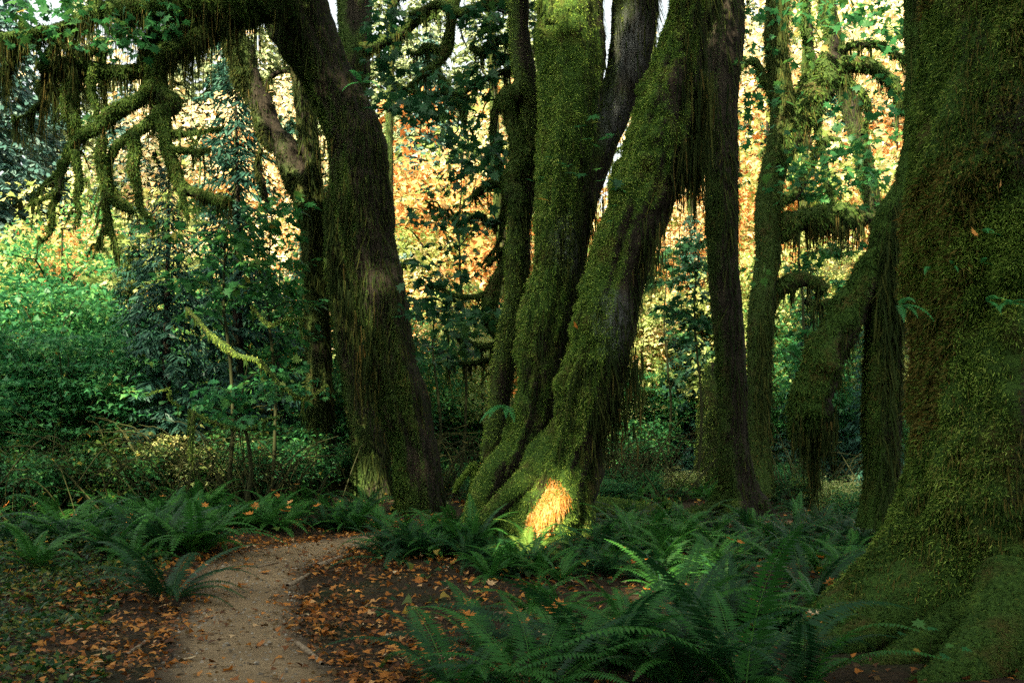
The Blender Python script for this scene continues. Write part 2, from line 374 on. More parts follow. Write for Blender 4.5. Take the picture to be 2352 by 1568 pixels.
M['soil'] = soil(); M['dirt'] = dirt()
M['stone'] = leaf_mat('small_stone', [(0, (.05, .042, .032)), (.6, (.17, .14, .10)), (1, (.38, .34, .27))], 0., .2, .9)
def wood_mat():
    m, t, out = newmat('weathered_wood')
    co = node(t, 'ShaderNodeTexCoord').outputs['Object']
    a = tex(t, 30, 5, .7, vec=co)
    c = ramp(t, a, [(.3, (.10, .07, .04)), (.7, (.34, .26, .17))])
    q = node(t, 'ShaderNodeBsdfPrincipled', inp={'Base Color': c, 'Roughness': .85, 'Specular IOR Level': .2})
    t.links.new(q.outputs[0], out.inputs[0]); return m
M['wood'] = wood_mat()

# ------------------------------------------------------------------ setting: ground and path
def grid(xs, ys, name, mat):
    X, Y = np.meshgrid(xs, ys); V = np.stack([X, Y, ground_z(X, Y)], -1).reshape(-1, 3)
    n, m = len(xs), len(ys); i = np.arange(m-1)[:, None]*n; j = np.arange(n-1)[None]
    F = np.stack([i+j, i+j+1, i+j+1+n, i+j+n], -1).reshape(-1, 4)
    return mk(name, V, F, mat, smooth=True)
xs = np.unique(np.concatenate([np.linspace(-400, -20, 40), np.linspace(-20, 20, 201), np.linspace(20, 400, 40)]))
ys = np.unique(np.concatenate([np.linspace(-400, -4, 40), np.linspace(-4, 30, 171), np.linspace(30, 500, 60)]))
tag(grid(xs, ys, 'ground', M['soil']), 'dark forest floor of soil and duff under the ferns', 'ground', kind='structure')
PATH_C = np.array([(-.2, 1), (-.9, 4), (-1.56, 5.92), (-2.02, 7.3), (-2.22, 8.13), (-2.45, 9.15), (-2.62, 10.3), (-2.50, 11.3), (-1.95, 12.3), (-1.0, 13.0), (.6, 13.7), (3, 14.3), (7, 15.5)])
PATH_W = np.array([.62, .58, .54, .48, .49, .47, .58, .64, .60, .55, .5, .5, .5])
pc, pw = spline(np.c_[PATH_C, np.zeros(len(PATH_C))], PATH_W, 24)
def path_dist(x, y):                             # distance from the path edge, negative on the path
    d = np.hypot(x[:, None]-pc[None, :, 0], y[:, None]-pc[None, :, 1]); i = d.argmin(1)
    return d[np.arange(len(x)), i]-pw[i]
def build_path():
    T = nrm(np.gradient(pc, axis=0)); S = np.stack([T[:, 1], -T[:, 0]], -1)
    ks = np.linspace(-1, 1, 17); rows = []; ed = []
    for k in ks:
        wob = (1+.13*noise(pc*[1, 1, 0]+k*.7, 3.1, 2)+.09*noise(pc+k*.7, 9, 3))*.93
        q = pc[:, :2]+S*(k*pw*1.12*wob)[:, None]
        z = ground_z(q[:, 0], q[:, 1])+.004-.012*(1-k*k)*0
        rows.append(np.c_[q, z]); ed.append(np.full(len(pc), np.clip((abs(k)-.55)/.45, 0, 1)))
    V = np.array(rows).transpose(1, 0, 2); n = len(ks); m = len(pc)
    i = np.arange(m-1)[:, None]*n; j = np.arange(n-1)[None]
    F = np.stack([i+j, i+j+1, i+j+1+n, i+j+n], -1).reshape(-1, 4)
    o = mk('path', V.reshape(-1, 3), F, M['dirt'], attrs={'edge': np.array(ed).T.ravel()}, smooth=True)
    tag(o, 'narrow trodden dirt path curving away between the ferns', 'path', kind='structure')
build_path()
def pebbles(n):
    g = Geo(); k = R.integers(20, len(pc)-30, n); off = R.uniform(-1.05, 1.05, n)*pw[k]; T = nrm(np.gradient(pc, axis=0))[k]
    x = pc[k, 0]+T[:, 1]*off; y = pc[k, 1]-T[:, 0]*off; z = ground_z(x, y)+.004; r = .006+.011*R.random(n)**3
    O = np.array([(1, 0, 0), (.3, .9, .1), (-.7, .7, 0), (-1, -.2, .1), (-.2, -.9, 0), (.7, -.6, .1), (.1, .1, .8), (-.3, 0, .7)]); Fc = np.array([[0, 1, 6], [1, 2, 6], [2, 7, 6], [2, 3, 7], [3, 4, 7], [4, 6, 7], [4, 5, 6], [5, 0, 6]])
    a = R.uniform(0, 6.28, n); ca, sa = np.cos(a), np.sin(a); s3 = R.uniform(.6, 1.4, (n, 3))*r[:, None]
    V = O[None]*s3[:, None]; V = np.stack([V[..., 0]*ca[:, None]-V[..., 1]*sa[:, None]+x[:, None], V[..., 0]*sa[:, None]+V[..., 1]*ca[:, None]+y[:, None], V[..., 2]+z[:, None]], -1)
    g.add(V.reshape(-1, 3), (np.arange(n)[:, None, None]*8+Fc[None]).reshape(-1, 3), rnd=np.repeat(R.random(n), 8))
    tag(g.build('gravel', M['stone'], None, A(0, 0, 0)), 'small loose stones scattered over the dirt path', 'gravel', kind='stuff')
pebbles(2600)

# ------------------------------------------------------------------ mossy trees
def Pt(rows, Y):                                # rows (u, v, half width[, dy]) -> points, radii
    q = [P(r[0], r[1], Y+(r[3] if len(r) > 3 else 0)) for r in rows]
    return np.array(q), np.array([r[2]*px(Y+(r[3] if len(r) > 3 else 0)) for r in rows])
def limb_geo(rows, Y, seg=10, lump=.16, bias=.25, freq=5, wig=0., ridge=0., flare=None, d=(-.3, -.2, .75), sub=6, o=0, cush=0.):
    p, r = Pt(rows, Y); t = tube(p, r, seg, sub, lump, freq, ridge, flare, o=o, wig=wig, cush=cush); t['moss'] = mossy(t['N'], t['V'], bias, d); return t
def mossy_tree(name, base, label, group=None): return thing(name, base, label, 'tree', group)
def add_part(root, base, name, tubes, mat, lich=None):
    g = Geo()
    for t in tubes:
        l = np.zeros(len(t['V']))
        for q, r in (lich or []): l = np.maximum(l, np.clip(1.6-np.linalg.norm((t['V']-q)*A(1, 1, .6), axis=1)/r*1.2, 0, 1))
        g.add(t['V'], t['F'], moss=t['moss'], lichen=l)
    return g.build(name, mat, root, base, True)
def up_extend(rows, Y, top, lean=(0, 0), r=.2):
    """carry a stem on above the picture to a plausible height"""
    return rows

# --- leaning dark maple (left of middle)
Y1 = 16.4
b1 = A(*P(970, 1168, Y1)[:2], 0); b1[2] = gz(b1[0], b1[1])
def twigs(t, n, L):
    out = []
    for k in range(n):
        i = R.integers(2, len(t['c'])-1); p = t['c'][i]; a = R.uniform(0, 6.28); l = L*R.uniform(.4, 1.3); h = A(cos(a), sin(a)*.6, 0)
        q = [p, p+h*l*.35+A(0, 0, R.uniform(-.15, .2)*l), p+h*l*.55+A(0, 0, -R.uniform(.1, .5)*l), p+h*l*R.uniform(.5, .9)+A(0, 0, -R.uniform(.4, .95)*l)]
        w_ = tube(q, [max(.008, t['r'][i]*.35), .012, .008, .004], 6, 4, .25, 9, wig=.015); w_['moss'] = mossy(w_['N'], w_['V'], .3, (-.3, -.2, .75)); out.append(w_)
    return out
T1 = mossy_tree('mossy_maple', b1, 'huge dark moss-shaggy maple trunk leaning and twisting beside the bend of the path')
t = limb_geo([(962, 1225, 54), (966, 1160, 48), (958, 1060, 48), (946, 1000, 48), (926, 940, 56), (905, 850, 54), (890, 770, 50), (870, 660, 54), (846, 560, 54), (840, 480, 58), (830, 400, 61), (826, 330, 61), (792, 240, 52), (752, 165, 54), (704, 80, 63), (672, -10, 69), (630, -120, 56), (600, -260, 43), (580, -420, 28)], Y1,
             56, .12, -.42, 2.6, ridge=.06, flare=(.16, .3, 3, 1.1, b1[2]), d=(-.65, -.1, .35), sub=16, cush=.03)
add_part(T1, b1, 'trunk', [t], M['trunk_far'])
mg = Geo(); tufts(mg, t, 62000, .042, lambda q: (q[:, 1] < Y1+.35)*1.)
hg = Geo(); shag(hg, t, 3200, .2, .007, lambda q: (q[:, 1] < Y1+.2)*1.)
# shaggy curtain along its left edge
for (u, v, n, L) in ((800, 690, 60, .5), (835, 800, 120, .7), (842, 880, 90, .45), (868, 950, 50, .3), (775, 470, 30, .4), (740, 310, 40, .35), (850, 720, 40, .6)):
    p = P(u, v, Y1-.42)+R.normal(size=(n, 3))*A(.10, .10, .22); strands(hg, p, L*R.uniform(.3, 1, n), .010)
# limbs of the leaning maple : the gnarled drooping branches to the upper left
def crop1(rows): return [(x*.384, y*.384, r*.46) for x, y, r in rows]
LIMBS1 = [
 ([(1720, -50, 120), (1500, 40, 92), (1300, 140, 70), (1180, 240, 60), (1060, 300, 50), (980, 330, 48), (930, 420, 46), (930, 520, 44), (960, 610, 46)], 15.6),
 ([(960, 560, 44), (1040, 620, 36), (960, 690, 32), (860, 760, 28), (750, 830, 25), (680, 900, 22), (650, 980, 18), (655, 1080, 14), (700, 1170, 11), (790, 1250, 8)], 15.1),
 ([(930, 520, 40), (840, 590, 32), (740, 640, 36), (650, 690, 38), (600, 760, 36), (500, 810, 30), (430, 880, 26), (390, 980, 22), (330, 1050, 18), (260, 1100, 14), (190, 1200, 9)], 15.2),
 ([(960, 640, 38), (985, 760, 32), (1000, 880, 30), (1050, 1000, 28), (1100, 1120, 26), (1200, 1170, 28), (1320, 1200, 20), (1380, 1190, 12)], 14.9),
 ([(1200, 210, 60), (1080, 230, 46), (960, 260, 44), (880, 330, 42), (860, 410, 40), (740, 430, 38), (600, 425, 36), (450, 400, 40), (330, 405, 46), (240, 440, 30)], 15.9),
 ([(1500, 20, 110), (1250, 20, 80), (1000, 40, 62), (800, 40, 50), (650, 50, 42), (530, 90, 34), (430, 140, 32), (330, 180, 30), (180, 210, 26), (20, 230, 22), (-120, 260, 16)], 15.4),
 ([(800, 800, 26), (805, 900, 28), (800, 1010, 26), (830, 1120, 20), (835, 1220, 16), (880, 1300, 10), (920, 1380, 6)], 14.9),
 ([(620, 830, 24), (605, 930, 26), (610, 1040, 24), (635, 1160, 20), (645, 1280, 17), (665, 1400, 13), (715, 1520, 7)], 15.0),
 ([(450, 900, 24), (460, 1000, 20), (475, 1090, 20), (455, 1180, 14), (480, 1260, 9), (470, 1340, 5)], 15.1),
 ([(380, 960, 24), (360, 1060, 20), (350, 1160, 18), (320, 1230, 16), (320, 1320, 13), (295, 1400, 9), (225, 1470, 5)], 15.1),
 ([(640, 1160, 16), (700, 1220, 13), (790, 1250, 9)], 14.9),
 ([(440, 470, 30), (415, 580, 34), (420, 680, 30), (450, 770, 26), (440, 860, 14)], 15.8),
 ([(120, 130, 16), (155, 190, 18), (130, 260, 18), (80, 350, 18), (20, 430, 16), (-60, 480, 12)], 15.6),
 ([(1000, 780, 16), (1080, 800, 14), (1200, 790, 12), (1330, 770, 8)], 14.9),
 ([(1020, 880, 14), (1120, 910, 14), (1260, 890, 10)], 14.8),
 ([(340, 1150, 12), (260, 1190, 12), (170, 1225, 7)], 15.0),
 ([(650, 1350, 14), (600, 1420, 9), (580, 1500, 4)], 15.0), ([(1090, 1130, 14), (1100, 1220, 12), (1130, 1320, 6)], 14.8),
 ([(330, 170, 18), (345, 260, 12), (420, 290, 8), (470, 250, 5)], 15.4), ([(900, 350, 10), (860, 250, 8), (920, 130, 5)], 15.8)]
for k in (1, 3, 7, 9, 10):
    rows, Y = LIMBS1[[1, 2, 3, 6, 7, 8, 9, 1, 2, 11, 4][k]]; dx, dy = [(260, -330), (-330, -250), (250, -420), (-250, -420), (330, -560), (420, -350), (-140, -300), (-420, -560), (640, -560), (180, -240), (180, -230)][k]; f = R.uniform(.6, .85)
    x0, y0 = rows[0][0], rows[0][1]; LIMBS1.append(([(x0+dx+(x-x0)*f*R.uniform(.9, 1.1), y0+dy+(y-y0)*f*R.uniform(.9, 1.1), r*.62) for x, y, r in rows], Y+R.uniform(.3, 1.4)))
for rows, Y in LIMBS1:
    rr = crop1(rows); t = limb_geo(rr, Y, 9, .20, .35, 6, wig=.02, o=1)
    tw = twigs(t, 5, .42); add_part(T1, b1, 'limb', [t]+tw, M['trunk_far'])
    for w_ in tw: tufts(mg, w_, 160, .032, down=.7); hang(hg, w_, 26, .08, .0045)
    ln = np.linalg.norm(np.diff(t['c'], axis=0), axis=1).sum(); r0 = t['r'].mean()
    tufts(mg, t, int(ln*r0*2*pi*4200)+250, .046, stiff=.45, down=.7)
    if rows[0][1] < 900: hang(hg, t, int(ln*(700 if Y > 15.3 else 260)), .13 if Y < 15.3 else .34, .006)
mg.build('moss_cover', M['moss'], T1, b1); hg.build('hanging_moss', M['hang'], T1, b1)
cg = Geo()
# green leaves among the upper left limbs
pts = [P(x*.384, y*.384, 15.3+R.normal()*.5) for x, y in [(60, 120), (230, 40), (330, 120), (430, 60), (150, 60), (300, 210), (560, 130), (640, 300), (760, 230), (800, 270), (880, 60), (900, 150), (420, 240), (350, 30), (200, 290), (480, 30), (60, 20), (700, 120), (1000, 60), (640, 750), (240, 230), (590, 210), (690, 190), (780, 150), (860, 200), (930, 90), (1040, 120), (720, 260)]]
clusters(cg, np.array(pts), .32, 17, .13, MAPLE, .5)
pts = np.array([A(-4.4, 14, 10.4)+R.normal(size=3)*A(2.2, 2., .9) for _ in range(60)]); clusters(cg, pts, .8, 30, .26, TRI3, .5, cull=sun_open)
cg.build('crown', M['maple_green'], T1, b1)

# --- slender trunk behind it with a thick limb reaching up left
Y2 = 19.0
def simple_tree(name, label, Y, stems, seg=16, bias=.0, dens=1., ridge=.05, flare=.35, group=None, mat='trunk_far', moss='moss', lump=.10, d=(-.6, -.2, .5), partnames=None, hangs=(), lich=None, shaggy=.45):
    r0 = stems[0]; x, y = P(r0[0][0], r0[0][1], Y)[:2]; b = A(x, y, gz(x, y))
    T = mossy_tree(name, b, label, group); mg, hg = Geo(), Geo()
    for k, rows in enumerate(stems):
        t = limb_geo(rows, Y, seg*2 if k == 0 else 12, lump if k == 0 else .30, bias, 3 if k == 0 else 5, ridge=ridge if k == 0 else 0, flare=(flare, .3, 3, k+Y, b[2]) if k == 0 else None, d=d, o=k, sub=12 if k == 0 else 7, cush=.025 if k == 0 else 0)
        add_part(T, b, (partnames or ['trunk']+['limb']*20)[k], [t], M[mat], lich)
        ln = np.linalg.norm(np.diff(t['c'], axis=0), axis=1).sum(); r0_ = t['r'].mean()
        s = max(.03, Y*.0026); tufts(mg, t, int(ln*r0_*2*pi*2.2/s**2*dens*.9)+60, s*(1.7 if k else 1.), None, .55, .45+.3*(k > 0))
        if k == 0: shag(hg, t, int(ln*r0_*2*pi*700*shaggy), .2, .008)
        tw = twigs(t, 4, .4) if k and name != 'broken_snag' and partnames is None else []
        if tw: add_part(T, b, 'twig', tw, M[mat]); [tufts(mg, w_, 90, s) for w_ in tw]
        if k in dict(hangs): hang(hg, t, int(ln*dict(hangs)[k]*2.2), .26, max(.005, Y*.00042))
    mg.build('moss_cover', M[moss], T, b); hg.build('hanging_moss', M['hang'], T, b)
    return T, b
T2, b2 = simple_tree('mossy_maple', 'slim upright mossy trunk with a thick limb slanting up from its fork', Y2,
    [[(738, 1160, 31), (737, 1080, 30), (736, 950, 30), (730, 800, 28), (726, 650, 27), (722, 500, 29), (716, 400, 23), (708, 300, 21), (700, 220, 22), (690, 100, 22), (690, -60, 20), (700, -300, 14)],
     [(720, 520, 30), (690, 420, 32), (668, 357, 27), (622, 300, 26), (592, 230, 26), (560, 150, 27), (535, 70, 28), (510, -20, 28), (480, -160, 20)],
     [(600, 340, 6), (592, 380, 7), (605, 430, 6), (618, 480, 4)], [(735, 735, 5), (800, 732, 4), (870, 720, 3)], [(690, 160, 5), (640, 165, 6), (612, 190, 5), (606, 230, 3)]], hangs=((1, 160), (2, 90), (4, 60)), moss='hang', bias=-.15)  # darker moss than its neighbours, shade put into the colour of this tree
T3, b3 = simple_tree('mossy_maple', 'dark straight trunk half hidden directly behind the leaning maple', 18.6,
    [[(856, 1170, 36), (850, 1080, 35), (840, 990, 35), (816, 850, 30), (792, 720, 27), (776, 600, 26), (780, 480, 28), (800, 340, 32), (812, 200, 35), (815, 80, 36), (815, -60, 34), (810, -300, 24)]], bias=-.25)

# --- many-stemmed maple in the middle
Y4 = 12.1
b4 = A(*P(1225, 1200, Y4)[:2], 0); b4[2] = gz(b4[0], b4[1])
T4 = mossy_tree('mossy_maple', b4, 'many-stemmed maple with bright green moss and splayed roots in the middle')
LICH = [(P(1412, 745, 11.35), .22), (P(1440, 90, 12.2), .3), (P(1400, 260, 12.2), .25), (P(1305, 560, 12.), .2)]
stemA = limb_geo([(1105, 1290, 60), (1140, 1190, 56), (1178, 1100, 50), (1214, 1000, 46), (1237, 900, 46), (1243, 800, 52), (1256, 715, 58), (1276, 620, 48), (1281, 510, 50), (1293, 400, 60), (1304, 280, 68), (1309, 160, 73), (1311, 60, 72), (1312, -60, 66), (1322, -240, 52), (1340, -420, 36)], 12.2, 60, .09, .0, 3, ridge=.05, d=(-.8, -.25, .3), sub=16, cush=.05)
stemC = limb_geo([(1215, 1300, 92), (1248, 1210, 80), (1280, 1130, 66), (1304, 1065, 58), (1328, 1000, 56), (1345, 930, 68), (1368, 830, 68), (1388, 740, 67), (1414, 640, 63), (1440, 550, 64), (1478, 440, 70), (1508, 340, 72), (1535, 250, 68), (1560, 155, 58), (1580, 60, 48), (1604, -40, 50), (1640, -180, 44), (1690, -360, 30)], 11.7, 70, .09, .0, 3, ridge=.055, d=(-.85, -.15, .42), sub=16, o=2, cush=.06)
stemB = limb_geo([(1270, 1000, 44), (1285, 850, 40), (1298, 700, 40), (1312, 560, 40), (1330, 450, 44), (1362, 360, 44), (1395, 280, 42), (1428, 200, 44), (1450, 100, 48), (1462, -20, 50), (1475, -200, 36), (1490, -400, 22)], 12.5, 26, .10, -.40, 3.4, ridge=.05, d=(-.7, -.2, .4), sub=7, o=1)
stemD = limb_geo([(1130, 1060, 26), (1142, 960, 28), (1158, 850, 28), (1176, 740, 26), (1186, 640, 26), (1192, 520, 27), (1206, 420, 30), (1214, 330, 30), (1215, 240, 28), (1200, 140, 26), (1190, 40, 25), (1188, -80, 24), (1180, -300, 14)], 12.9, 14, .16, .02, 4, d=(-.6, -.2, .5), sub=7, o=3)
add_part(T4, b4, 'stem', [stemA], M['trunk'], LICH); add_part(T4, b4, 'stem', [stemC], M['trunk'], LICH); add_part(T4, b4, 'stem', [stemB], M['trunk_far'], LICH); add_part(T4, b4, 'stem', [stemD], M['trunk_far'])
mg, hg = Geo(), Geo(); R4 = []
fr = lambda y: (lambda q: (q[:, 1] < y)*1.)
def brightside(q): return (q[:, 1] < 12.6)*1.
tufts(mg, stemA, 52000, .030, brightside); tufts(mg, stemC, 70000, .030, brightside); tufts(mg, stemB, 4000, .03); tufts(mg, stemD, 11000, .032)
for st, n in ((stemA, 2200), (stemC, 3000), (stemB, 2600), (stemD, 1500)): shag(hg, st, n, .17, .007, None, (1.3, -.5, -.5))
ROOTS4 = [([(1222, 940, 30, .55), (1180, 1030, 34, .35), (1130, 1100, 32, .1), (1098, 1180, 30), (1062, 1250, 24), (1010, 1290, 14)], 11.9), ([(1316, 960, 36, .5), (1262, 1050, 36, .25), (1192, 1116, 28, .08), (1140, 1165, 22), (1100, 1215, 22), (1076, 1280, 18)], 11.45),
          ([(1340, 1020, 40, .45), (1306, 1110, 42, .2), (1262, 1180, 36), (1232, 1240, 30), (1220, 1300, 24)], 11.45), ([(1362, 960, 36, .25), (1342, 1080, 46), (1320, 1150, 48), (1320, 1210, 50), (1330, 1280, 44)], 11.8),
          ([(1262, 1000, 34, .55), (1228, 1100, 42, .15), (1190, 1180, 44), (1165, 1250, 44), (1150, 1310, 30)], 11.6), ([(1060, 1250, 9), (1095, 1080, 6), (1070, 1090, 6), (1045, 1130, 4)][::-1], 12.5)]
for rows, Y in ROOTS4:
    t = limb_geo(rows, Y, 24, .14, .05, 4, d=(-.6, -.3, .6), o=2, sub=10, cush=.02); R4.append(t)
    add_part(T4, b4, 'root', [t], M['trunk'])
    tufts(mg, t, 5200, .028)
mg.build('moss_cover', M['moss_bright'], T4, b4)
# small limbs, bulges and the drooping twisted branches between the leaning trunk and this tree
def crop2(rows): return [(564+x*.384, y*.384, r*.384) for x, y, r in rows]
def crop6(rows): return [(658.6+x*.384, 564.5+y*.384, r*.384) for x, y, r in rows]
LIMBS4 = [
 (crop2([(1640, 560, 70), (1600, 570, 50), (1560, 600, 48), (1590, 700, 52), (1620, 820, 56), (1640, 950, 62)]), 12.8), (crop2([(1700, 900, 60), (1640, 1000, 66), (1590, 1090, 58), (1620, 1180, 64), (1660, 1300, 60)]), 12.8),
 (crop2([(1600, 420, 30), (1530, 430, 18), (1400, 480, 16), (1280, 560, 18), (1150, 560, 14), (1000, 545, 12), (900, 500, 8)]), 13.6),
 (crop2([(1590, 520, 28), (1530, 570, 26), (1500, 660, 26), (1485, 780, 24), (1500, 900, 24), (1520, 1010, 22), (1530, 1100, 20), (1560, 1180, 22), (1545, 1300, 20), (1520, 1420, 14), (1460, 1520, 9), (1400, 1600, 6)]), 13.6),
 (crop2([(1570, 1120, 24), (1480, 1100, 30), (1400, 1140, 24), (1360, 1180, 14)]), 13.5), (crop2([(1560, 1290, 18), (1480, 1340, 16), (1400, 1290, 12), (1280, 1330, 10), (1180, 1260, 7), (1080, 1200, 5)]), 13.6),
 (crop6([(1340, -60, 20), (1300, 60, 20), (1285, 150, 24), (1245, 230, 40), (1215, 330, 60), (1215, 410, 50), (1270, 470, 60), (1310, 540, 50), (1330, 620, 30)]), 13.5),
 (crop6([(1220, 270, 20), (1150, 300, 20), (1050, 305, 18), (980, 285, 12), (930, 255, 9), (830, 240, 5)]), 13.5), (crop6([(1290, 590, 26), (1200, 600, 18), (1120, 590, 16), (1050, 560, 13), (990, 520, 9), (920, 500, 5)]), 13.5),
 (crop6([(1300, 700, 22), (1200, 680, 14), (1100, 700, 12), (1000, 700, 9), (880, 700, 6)]), 13.6), (crop6([(1200, 120, 10), (1260, 60, 14), (1310, 10, 16)]), 13.5),
 (crop6([(1270, 600, 26), (1260, 700, 30), (1270, 780, 20)]), 13.5)]
LIMBS4 += [([(832, 116, 17), (890, 92, 15), (933, 66, 13), (986, 27, 12), (1044, -6, 10), (1120, -40, 8)], 14.6), ([(1050, -20, 12), (1040, 38, 13), (1030, 100, 13), (1005, 148, 12), (975, 165, 10), (945, 200, 7), (925, 215, 4)], 14), ([(1000, 160, 11), (1036, 215, 10), (1060, 250, 9), (1067, 292, 5)], 14),
 ([(890, 92, 8), (903, 60, 7), (898, 20, 8), (925, -15, 8)], 14.6), ([(933, 66, 7), (962, 25, 7), (985, 42, 6), (1012, 20, 5)], 14.5), ([(1200, 30, 14), (1130, 10, 13), (1060, 30, 11), (1000, 10, 9), (940, 35, 6)], 13.8), ([(1200, 110, 12), (1150, 90, 10), (1110, 120, 9), (1080, 110, 6)], 13.6), ([(1010, 120, 7), (980, 105, 6), (960, 120, 5), (940, 118, 3)], 14)]
hd = Geo()
for rows, Y in LIMBS4:
    t = limb_geo(rows, Y, 9, .22, .15, 6, wig=.02, o=2);     tw = twigs(t, 5, .36); add_part(T4, b4, 'limb', [t]+tw, M['trunk_far'])
    for w_ in tw: tufts(hd, w_, 140, .03, down=.7); hang(hg, w_, 22, .07, .0045)
    ln = np.linalg.norm(np.diff(t['c'], axis=0), axis=1).sum(); tufts(hd, t, int(ln*t['r'].mean()*2*pi*3000)+150, .036, down=.6); hang(hg, t, int(ln*190), .14, .006)
hd.build('limb_moss', M['moss'], T4, b4)
for (u, v, Y, n, L, sx) in ((1420, 930, 11.5, 160, .30, .16), (1455, 850, 11.5, 110, .3, .08), (1405, 985, 11.5, 90, .25, .08), (1560, 330, 11.5, 420, .62, .10), (1590, 200, 11.55, 520, .8, .13), (1600, 330, 11.6, 200, .8, .05), (1500, 560, 11.4, 120, .35, .1), (1355, 470, 12.4, 110, .4, .1)):
    p = P(u, v, Y)+R.normal(size=(n, 3))*A(sx, .10, .18); strands(hg, p, L*R.uniform(.3, 1.1, n), .008)
hg.build('hanging_moss', M['hang'], T4, b4)
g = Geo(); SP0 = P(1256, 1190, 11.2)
def near_spot(q):  # where moss takes the painted sunlight colour
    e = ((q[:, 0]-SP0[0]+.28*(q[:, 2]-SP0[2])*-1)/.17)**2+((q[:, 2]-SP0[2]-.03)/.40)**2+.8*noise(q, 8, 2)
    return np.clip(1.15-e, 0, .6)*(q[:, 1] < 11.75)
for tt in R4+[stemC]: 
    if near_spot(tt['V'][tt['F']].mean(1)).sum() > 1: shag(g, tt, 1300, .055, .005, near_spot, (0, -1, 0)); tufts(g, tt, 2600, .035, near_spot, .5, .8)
g.build('sunspot_moss', M['moss_sunspot'], T4, b4)
cg = Geo()
pts = [P(564+x*.384, y*.384, 13.4+R.normal()*.3) for x, y in [(900, 420), (850, 600), (960, 600), (1050, 540), (1150, 620), (1250, 560), (1350, 520), (1450, 450), (1100, 420), (1300, 820), (1380, 860), (1450, 900), (1350, 960), (1250, 1020), (1400, 1020), (1560, 300), (1620, 200), (1500, 250), (1450, 180), (1650, 120), (1600, 60), (1400, 120), (1550, 900), (1580, 960), (1300, 700), (1000, 640), (800, 480), (1380, 1300), (1250, 1350), (1100, 1300), (1450, 1060)]]
pts += [P(658+x*.384, 564+y*.384, 13.4+R.normal()*.3) for x, y in [(820, 250), (950, 320), (1050, 400), (900, 380), (1000, 520), (1100, 460), (1180, 480), (1230, 440), (1320, 380), (1000, 620), (900, 690), (1050, 640), (820, 150), (940, 170), (780, 380)]]
pts += [P(u, v, 13.6+R.normal()*.4) for u, v in [(880, 30), (930, 20), (870, 120), (900, 180), (960, 110), (1080, 30), (1110, 90), (1150, 50), (1120, 150), (1160, 130), (1090, 200), (940, 250), (1000, 260), (1140, 20), (860, 60)]]
clusters(cg, np.array(pts), .26, 22, .125, MAPLE, .55)
pts = np.array([A(1.4, 11.8, 9.6)+R.normal(size=3)*A(1.8, 1.6, .8) for _ in range(40)]); clusters(cg, pts, .8, 24, .26, TRI3, .5, cull=sun_open)
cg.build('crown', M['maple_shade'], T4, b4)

# --- trees to the right of middle
T5, b5 = simple_tree('mossy_maple', 'tall dark straight trunk with flared roots at the end of the fallen log', 15.2,
    [[(1700, 1215, 46), (1699, 1150, 42), (1692, 1080, 37), (1686, 1000, 33), (1680, 820, 33), (1667, 640, 34), (1660, 520, 33), (1658, 400, 35), (1654, 280, 37), (1660, 120, 43), (1664, 0, 44), (1668, -140, 40), (1690, -340, 26)],
     [(1690, 1110, 30), (1650, 1165, 24), (1590, 1178, 14), (1540, 1180, 8)], [(1710, 1120, 30), (1750, 1180, 26), (1790, 1220, 14)]], bias=-.5, flare=.5, partnames=['trunk', 'root', 'root'], seg=20, shaggy=.12)
simple_tree('broken_snag', 'short broken mossy snag with a green lit edge close by the tall dark trunk', 21.5,
    [[(1628, 1125, 30), (1626, 1050, 28), (1630, 960, 24), (1632, 890, 20), (1634, 832, 9)]], bias=.2, d=(-.9, -.1, .1), moss='moss_bright')
T7, b7 = simple_tree('mossy_maple', 'crooked mossy trunk hung with thick mossy boughs beyond the tall dark trunk', 17.2,
    [[(1747, 1140, 28), (1746, 1060, 25), (1744, 900, 26), (1750, 720, 27), (1766, 580, 27), (1764, 480, 26), (1784, 360, 26), (1798, 260, 26), (1786, 150, 24), (1782, 50, 23), (1788, -60, 22), (1795, -300, 14)],
     [(1786, 380, 26), (1815, 300, 34), (1850, 245, 38), (1885, 190, 36), (1905, 150, 26), (1908, 80, 12), (1912, -20, 10), (1920, -160, 7)], [(1900, 160, 22), (1950, 148, 18), (2010, 160, 16), (2055, 200, 14), (2085, 260, 10)], [(1905, 130, 12), (1960, 105, 10), (2020, 105, 10), (2080, 140, 8)],
     [(1900, 170, 9), (1950, 190, 9), (1985, 220, 8), (1995, 260, 7), (1980, 310, 5)], [(1760, 560, 24), (1820, 512, 26), (1880, 500, 30), (1940, 498, 28), (2000, 500, 16)], [(1870, 160, 14), (1855, 90, 13), (1850, 0, 12), (1846, -120, 9)], [(1765, 520, 14), (1790, 470, 12), (1830, 440, 11), (1890, 330, 8), (1930, 320, 5)],
     [(1900, 180, 8), (1880, 300, 6), (1895, 360, 6), (1900, 430, 5), (1925, 480, 4)], [(1760, 690, 13), (1800, 655, 22), (1850, 640, 18), (1900, 665, 10)], [(1785, 250, 10), (1740, 150, 9), (1725, 140, 8), (1700, 155, 5)], [(1800, 660, 10), (1780, 700, 8), (1760, 760, 5)], [(1850, 690, 8), (1880, 700, 8), (1905, 690, 5), (1925, 700, 4)]],
    bias=.1, hangs=((1, 320), (2, 120), (3, 50), (4, 90), (5, 330), (9, 200), (12, 80)), seg=16)
